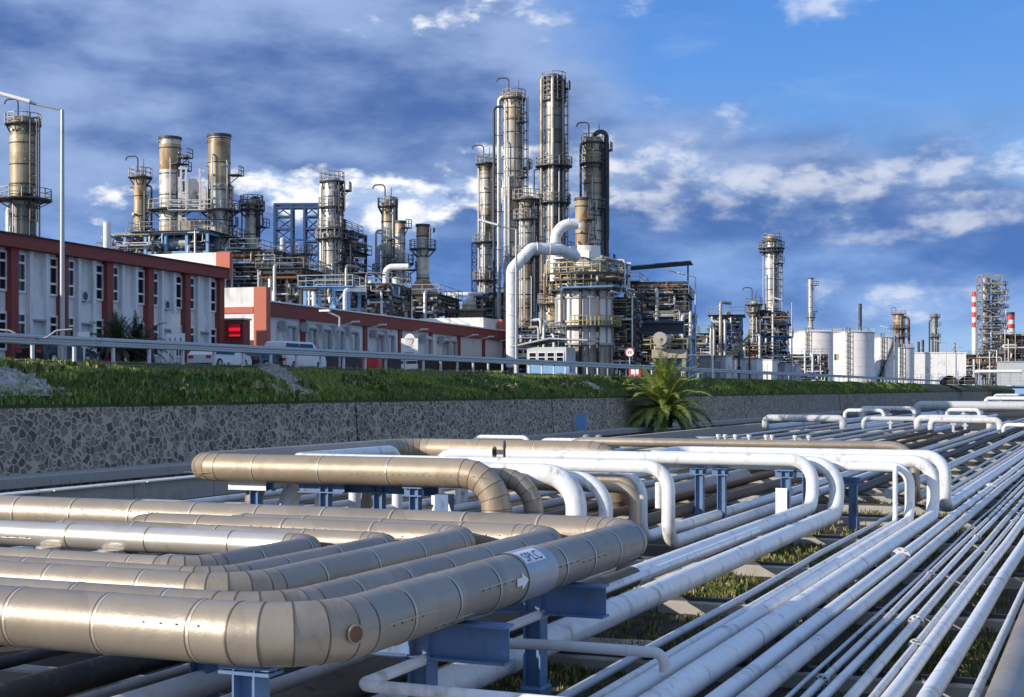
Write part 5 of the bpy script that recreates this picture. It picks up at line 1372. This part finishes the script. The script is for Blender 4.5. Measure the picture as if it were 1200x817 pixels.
process_block('clutter of pipes under the slim column at the left',862,892,402,440,240,7,3,2,'steel','steel','yellow',110,4,big=.2)
# yellow stair
p=at(866,456,200); s=200/FOC; t=thing('stair','long yellow sloping stair in front of the blue units','stair',(p.x,p.y,ROAD),YAW*.6)
b=MB(); b.bar((-14*s,0,zat(424,200)-ROAD),(13*s,0,zat(398,200)-ROAD),1.0,.3); b.bar((-14*s,-.5,zat(419,200)-ROAD),(13*s,-.5,zat(393,200)-ROAD),.1,.35); b.build('flight',M['yellow'],t)
b=MB()
for x,y in ((-13,424),(0,411),(12,398)): b.bar((x*s,0,0),(x*s,0,zat(y,200)-ROAD),.25)
b.build('legs',M['steel'],t)
tower('tall slim silver column with white platforms at its head',897,911,278,256,[(278,'clad_beige'),(284,'clad_silver'),(306,'clad_white'),(312,'clad_silver'),(345,'clad_white')],[(282,.8),(291,1.3),(295,1.1)],side=[(0,.8,.14,300,375,'white_old'),(180,.4,.1,284,372,'galv')],lad=(292,365),extras=5,ringstep=1.8)
tower('short beige column with white railed head left of the slim one',879,888,355,246,[(355,'clad_white'),(366,'clad_beige'),(380,'clad_beige')],[(357,.9),(366,.6)],ringstep=1.6,extras=3)
tower('thin grey stack behind the storage tanks',947,953,326,380,[(326,'silver'),(375,'clad_white')],[(372,.5)],davit=False,hat=False,name='vent_stack',cat='stack',ringstep=5)
tower('thin black stack behind the storage tanks',1006,1010,356,420,[(356,'steel')],davit=False,hat=False,name='vent_stack',cat='stack',ringstep=0)
# --- storage tanks
def tank(label, px0, px1, ytop, d, stair=False, mark=True):
    pc=(px0+px1)/2; r=(px1-px0)/2/FOC*d; p=at(pc,456,d); t=thing('storage_tank',label,'storage tank',(p.x,p.y,ROAD)); z=zat(ytop,d)-ROAD
    b=MB(); b.lathe((0,0,0),[(r,0),(r,z*.33),(r*1.001,z*.66),(r,z)],56,0)
    for q in range(1,6): b.lathe((0,0,0),[(r,z*q/6-.03),(r+.02,z*q/6),(r,z*q/6+.03)],56,1)
    b.build('shell',[M['tank'],M['pale']],t)
    b=MB(); b.lathe((0,0,0),[(r,z),(r*.6,z+r*.08),(.02,z+r*.12)],56,0); b.build('roof',M['tank'],t)
    b=MB()
    for i in range(40):
        a=i*math.pi/20; q=(math.cos(a)*r*.99,math.sin(a)*r*.99,z); b.bar(q,(q[0],q[1],z+1.1),.1)
    b.lathe((0,0,0),[(r,z+1.05),(r+.06,z+1.08),(r,z+1.1)],40,0); b.lathe((0,0,0),[(r,z-.15),(r+.18,z-.1),(r+.18,z+.05),(r,z+.06)],56,0); b.build('rim_railing',M['galv'],t)
    b=MB(); a=R(-95); ladder(b,math.cos(a)*(r+.2),math.sin(a)*(r+.2),0,z+1,a); b.build('ladder',M['steel'],t)
    if mark:
        b=MB()
        for i in range(4):
            for a0,mm in ((R(-150),0),(R(-138),1)):
                a1=a0+R(12)*(i/4); a2=a0+R(12)*((i+1)/4)
                b.quad((math.cos(a1)*(r+.03),math.sin(a1)*(r+.03),z*.45),(math.cos(a2)*(r+.03),math.sin(a2)*(r+.03),z*.45),(math.cos(a2)*(r+.03),math.sin(a2)*(r+.03),z*.58),(math.cos(a1)*(r+.03),math.sin(a1)*(r+.03),z*.58),mm)
        b.build('marker_plate',[M['darkpanel'],M['yellow']],t)
    if stair:
        b=MB(); n=30
        for i in range(n):
            a=R(-120)+R(80)*i/n; a2=R(-120)+R(80)*(i+1)/n
            b.bar((math.cos(a)*(r+.5),math.sin(a)*(r+.5),z*i/n),(math.cos(a2)*(r+.5),math.sin(a2)*(r+.5),z*(i+1)/n),1.0,.25)
            b.bar((math.cos(a)*(r+.9),math.sin(a)*(r+.9),z*i/n+1.0),(math.cos(a2)*(r+.9),math.sin(a2)*(r+.9),z*(i+1)/n+1.0),.1,.1)
        b.build('spiral_stair',M['steel'],t)
tank('widest storage tank, half hidden behind the bright one, its front in shade',925,985,390,345)
tank('bright white storage tank with a vertical ladder in the middle',977,1024,390,318)
tank('white storage tank with a spiral stair',1024,1052,396,360,True,False)
tank('lower white storage tank at the right of the tank row',1047,1071,408,372)
b=MB()
# --- far right
tower('far rusty brown process tower with a round head',1047,1059,370,470,[(370,'clad_rust'),(380,'rust')],[(368,.8),(385,1.2),(395,1.2)],ringstep=1.6,extras=12,side=[(0,1.6,.4,372,420,'rust')])
tower('far dark slim column between the rusty tower and the lattice tower',1092,1099,369,520,[(369,'clad_grey'),(390,'steel')],[(372,.8),(395,1.0)],ringstep=2.5,extras=8,side=[(180,.8,.3,375,420,'steel')])
tower('far short dark stack just left of the dark slim column',1075,1078,401,560,[(401,'steel')],davit=False,ringstep=0,name='vent_stack',cat='stack')
tower('far short dark stack with ribs near the rusty tower',1080,1083,399,560,[(399,'steel')],davit=False,ringstep=1.5,name='vent_stack',cat='stack')
tower('far small stack behind the white shed roof',1117,1120,402,600,[(402,'clad_grey')],davit=False,ringstep=0,name='vent_stack',cat='stack')
tower('red and white banded chimney left of the tall lattice tower',1139,1145,342,640,[(342,'red'),(348,'white'),(354,'red'),(360,'white'),(366,'red'),(372,'white'),(378,'red'),(384,'white')],davit=False,hat=False,name='chimney',cat='chimney',ringstep=0)
tower('red and white banded chimney at the right edge',1180,1189,366,600,[(366,'darkpanel'),(369,'red'),(375,'white'),(380,'red'),(385,'white')],davit=False,hat=False,name='chimney',cat='chimney',ringstep=0)
LT=lattice('tall far column wrapped in a dense steel lattice',1148,1171,323,440,560,7.5,3.2,'galv',w=.4,name='lattice_column',cat='tower')
s=560/FOC; b=MB(); b.cyl((-1.5,0,0),(-1.5,0,zat(326,560)-ROAD),1.7,1.7,20,0); b.cyl((2.2,.5,0),(2.2,.5,zat(328,560)-ROAD),1.1,1.1,16,0); b.build('column',M['clad_grey'],LT)
b=MB()
for i in range(12):
    z=6+i*3.0; b.box((5.2,0,z),(3.2,6,.2),0); rail_rect(b,3.6,6.8,-3,3,z+.1,w=.14)
b.build('side_platforms',M['galv'],LT)
b=MB(); tangle(b,-5,6,-5,0,2,zat(330,560)-ROAD,90,len(TM),.12,.35); tag(b.build('pipework',[M[m] for m in TM],LT),kind='stuff')
process_block('dark far process unit at the right edge',1171,1215,393,436,520,16,4,4,'steel','steel','galv',190,6,big=.4)
process_block('low far pipe rack behind the arched sheds',1128,1172,416,440,500,10,2,5,'steel','steel','galv',130,3,big=.35)
def box_bld(label,px0,px1,ytop,d,deep,mat,roofm,name='shed'):
    s=d/FOC; w=(px1-px0)*s; p=at((px0+px1)/2,456,d); t=thing(name,label,'building',(p.x,p.y,ROAD),YAW*.4); z=zat(ytop,d)-ROAD
    b=MB(); b.box((0,0,z/2),(w,deep,z),0); b.build('walls',M[mat],t); b=MB(); b.box((0,0,z+.15),(w+.4,deep+.4,.3),0); b.build('roof',M[roofm],t)
    b=MB(); b.box((w*.32,-deep/2-.05,z*.22),(w*.05,.1,z*.44),0); b.build('door',M['pale'],t)
    return t
box_bld('long white far shed right of the tanks',1071,1128,415,440,22,'wallwhite','white')
box_bld('low pale far building behind the white canopy',1170,1212,425,480,12,'pale','grey')
for px,w,lab in ((1112,22,'dark mouthed arched shed, left one'),(1134,22,'dark mouthed arched shed, right one')):
    d=392; s=d/FOC; p=at(px,456,d); t=thing('arched_shed',lab,'shed',(p.x,p.y,ROAD),.2); r=w*s/2; b=MB(); n=16
    for y in (-1,13):
        for i in range(n+1): a=math.pi*i/n; b.v.append((r*math.cos(a),y,r*math.sin(a)*.95))
    for i in range(n): b.face((i,i+1,n+2+i,n+1+i),0,True)
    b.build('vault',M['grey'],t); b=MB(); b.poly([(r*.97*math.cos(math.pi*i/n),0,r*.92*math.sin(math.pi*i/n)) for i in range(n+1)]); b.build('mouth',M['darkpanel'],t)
d=420; s=d/FOC; p=at(1170,456,d); t=thing('canopy','white round-edged canopy on thin legs at the far right','canopy',(p.x,p.y,ROAD),YAW*.5); z=zat(437,d)-ROAD
b=MB(); b.box((0,0,z+.4),(50*s,7,.9),0,bev=.4); b.build('roof',M['signwhite'],t)
for x in (-23,-12,0,12,23):
    b=MB(); b.cyl((x*s,-3,0),(x*s,-3,z),.12,.12,8,0); b.build('leg',M['galv'],t)
# wire fence far right
t=thing('yard_fence','thin grey wire fence with posts below the arched sheds','fence',at(1090,456,360).to_2d().to_3d()+Vector((0,0,ROAD)),YAW*.2)
b=MB()
for i in range(30): b.bar((i*2.6-10,0,0),(i*2.6-10,0,2.4),.1)
for z in (.8,1.6,2.4): b.bar((-10,0,z),(66,0,z),.05)
b.build('wires',M['galv'],t)
# ------------------------------------------------------------------ daylight, sky, camera
EL,AZ=19.5,43.0                             # sun height and its turn from the pipe track
travel=Vector((math.sin(R(AZ))*math.cos(R(EL)),math.cos(R(AZ))*math.cos(R(EL)),-math.sin(R(EL))))
sl=bpy.data.lights.new('sun','SUN'); sl.energy=5.0; sl.angle=R(.5); sl.color=(1.0,.89,.75)
so=bpy.data.objects.new('sun',sl); COL.objects.link(so); so.rotation_euler=travel.to_track_quat('-Z','Y').to_euler(); so.location=(-40,-60,60)
w=bpy.data.worlds.new('World'); scene.world=w; w.use_nodes=True
t=NT(w.node_tree); bg=t.n['Background']
sky=t.new('ShaderNodeTexSky'); sky.sky_type='NISHITA'; sky.sun_disc=False; sky.sun_elevation=R(EL)
sky.sun_rotation=math.atan2(-travel.x,-travel.y); sky.air_density=1.0; sky.dust_density=.4; sky.ozone_density=2.2
tc=t.new('ShaderNodeTexCoord')
sx=t.new('ShaderNodeSeparateXYZ'); t.l.new(tc.outputs['Generated'],sx.inputs[0])
# azimuth measured from the middle of the view, height above the horizon; both in degrees
azm=t.math('MULTIPLY',t.math('ADD',t.math('ARCTAN2',sx.outputs[0],sx.outputs[1]),YAW),180/math.pi)
elv=t.math('MULTIPLY',t.math('ARCSINE',sx.outputs[2]),180/math.pi)
def gx(px): return math.degrees(math.atan((px-CX)/FOC))
def gy(py): return math.degrees(math.atan((HY-py)/FOC))
cv=t.new('ShaderNodeCombineXYZ'); t.l.new(azm,cv.inputs[0]); t.l.new(elv,cv.inputs[1])
wp=t.new('ShaderNodeTexNoise'); t.l.new(cv.outputs[0],wp.inputs['Vector']); wp.inputs['Scale'].default_value=.30; wp.inputs['Detail'].default_value=2
wsub=t.new('ShaderNodeVectorMath',operation='SUBTRACT'); t.l.new(wp.outputs['Color'],wsub.inputs[0]); wsub.inputs[1].default_value=(.5,.5,.5)
wsc=t.new('ShaderNodeVectorMath',operation='MULTIPLY'); t.l.new(wsub.outputs[0],wsc.inputs[0]); wsc.inputs[1].default_value=(3.0,1.2,0)
wad=t.new('ShaderNodeVectorMath',operation='ADD'); t.l.new(cv.outputs[0],wad.inputs[0]); t.l.new(wsc.outputs[0],wad.inputs[1])
ws=t.new('ShaderNodeSeparateXYZ'); t.l.new(wad.outputs[0],ws.inputs[0])
def field(gs):
    tot=0.0
    for (px,py,sxp,syp,a) in gs:
        ux=t.math('DIVIDE',t.math('SUBTRACT',ws.outputs[0],gx(px)),math.degrees(sxp/FOC)); uy=t.math('DIVIDE',t.math('SUBTRACT',ws.outputs[1],gy(py)),math.degrees(syp/FOC))
        r2=t.math('ADD',t.math('MULTIPLY',ux,ux),t.math('MULTIPLY',uy,uy))
        g=t.math('MULTIPLY',t.math('EXPONENT',t.math('MULTIPLY',r2,-.5)),a)
        tot=g if isinstance(tot,float) else t.math('ADD',tot,g)
    return tot
n1=t.noise(t.mapping(cv.outputs[0],(.13,.30,1),(3.1,7.7,0)),1.0,6,.48,0.0)
n2=t.noise(t.mapping(cv.outputs[0],(.42,.80,1),(9.2,1.3,0)),1.0,9,.57,0.0)
n2b=t.noise(t.mapping(cv.outputs[0],(.42,.80,1),(8.98,1.75,0)),1.0,9,.57,0.0)
n3=t.noise(t.mapping(cv.outputs[0],(.18,.75,1),(1.2,4.3,0)),1.0,5,.5,0.0)
dark=field([(120,60,380,120,.62),(330,140,230,80,.62),(100,230,240,60,.50),(640,300,330,55,.46),(900,320,260,55,.62),(1090,320,200,40,.46),(430,20,160,50,.34),(820,215,160,40,.26),(1060,210,200,45,.28)])
white=field([(330,213,62,17,.52),(480,236,95,24,.62),(560,172,60,10,.36),(720,205,80,34,.24),(800,182,70,20,.28),(770,225,90,18,.24),(920,218,80,16,.26),(1040,205,90,18,.30),(1060,272,90,20,.34),(930,258,70,16,.24),(1180,215,80,30,.32),(970,8,46,18,.50),(845,135,34,12,.30),(130,240,50,22,.26),(1045,352,80,14,.30),(1090,375,80,16,.28),(560,4,70,30,.32),(695,140,22,22,.24),(430,130,80,26,.12),(740,12,60,20,.20),(405,140,75,32,-.5)])
lowhaze=t.ramp(elv,5.0,0.0)
cd=t.ramp(t.math('ADD',dark,t.math('MULTIPLY',t.math('SUBTRACT',n1,.5),1.0)),.08,.58)
cwl=t.ramp(t.math('ADD',white,t.math('MULTIPLY',t.math('SUBTRACT',n2,.5),1.4)),.22,.50)
cwr=t.ramp(t.math('ADD',white,t.math('MULTIPLY',t.math('SUBTRACT',n2,.5),1.15)),.17,.60)
sd=t.ramp(azm,-1.5,3.0)
cw=t.math('ADD',t.math('MULTIPLY',cwl,t.math('SUBTRACT',1.0,sd)),t.math('MULTIPLY',cwr,sd))
wisp=t.math('MULTIPLY',t.ramp(n3,.55,.82),.16)
K=10.0                                      # the sky strength below is .1
def kc(h,m=1.0): return tuple(K*m*x for x in lin(h))
clear=t.mix(.72,sky.outputs[0],t.mix(t.ramp(elv,2,17),kc('#78B2F2'),kc('#4389E4')))
n4=t.noise(t.mapping(cv.outputs[0],(.09,.24,1),(5.2,2.1,0)),1.0,7,.55,0.0)
n4b=t.noise(t.mapping(cv.outputs[0],(.22,.5,1),(2.2,8.1,0)),1.0,8,.55,0.0)
tone=t.mix(t.ramp(t.math('ADD',n4,t.math('MULTIPLY',t.math('SUBTRACT',n4b,.5),.55)),.32,.72),kc('#4A68A2'),kc('#97AED8'))
lowtone=t.mix(t.ramp(t.math('ADD',n4,t.math('MULTIPLY',t.math('SUBTRACT',n4b,.5),.5)),.35,.7),kc('#446EB4'),kc('#84A7DE'))
dk=t.mix(t.ramp(elv,8.5,3.5),tone,lowtone)
c=t.mix(t.math('MULTIPLY',cd,.92),clear,dk)
c=t.mix(wisp,c,kc('#BFD6F3'))
wc=t.mix(t.ramp(t.math('SUBTRACT',n2,n2b),-.10,.10),kc('#A9C0E4'),kc('#FBFCFE'))
c=t.mix(t.math('MULTIPLY',cw,t.math('SUBTRACT',.94,t.math('MULTIPLY',t.ramp(azm,0,7),.46))),c,wc)
c=t.mix(t.math('MULTIPLY',lowhaze,.22),c,kc('#A9C6EE'))
# added brightness in the unseen sky overhead and behind the view, filling the shade
sky_fill=t.math('MAXIMUM',t.ramp(elv,24,50),t.math('MULTIPLY',t.ramp(t.math('ABSOLUTE',azm),50,95),t.ramp(elv,-2,6)))
c=t.mix(t.math('MULTIPLY',sky_fill,t.math('ADD',.35,t.math('MULTIPLY',n1,.6))),c,kc('#CBDBF2',.72))
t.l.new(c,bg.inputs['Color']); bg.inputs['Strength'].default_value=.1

cam=bpy.data.cameras.new('camera'); co=bpy.data.objects.new('camera',cam); COL.objects.link(co)
co.location=(0,0,EYE); co.rotation_euler=(R(90),0,YAW)
cam.sensor_width=36; cam.lens=36*FOC/1200; cam.shift_y=(HY-408.5)/1200; cam.clip_start=.1; cam.clip_end=6000
scene.camera=co
vs=scene.view_settings; vs.view_transform='Standard'; vs.look='None'; vs.exposure=0.15; vs.gamma=1.0; vs.use_curve_mapping=False
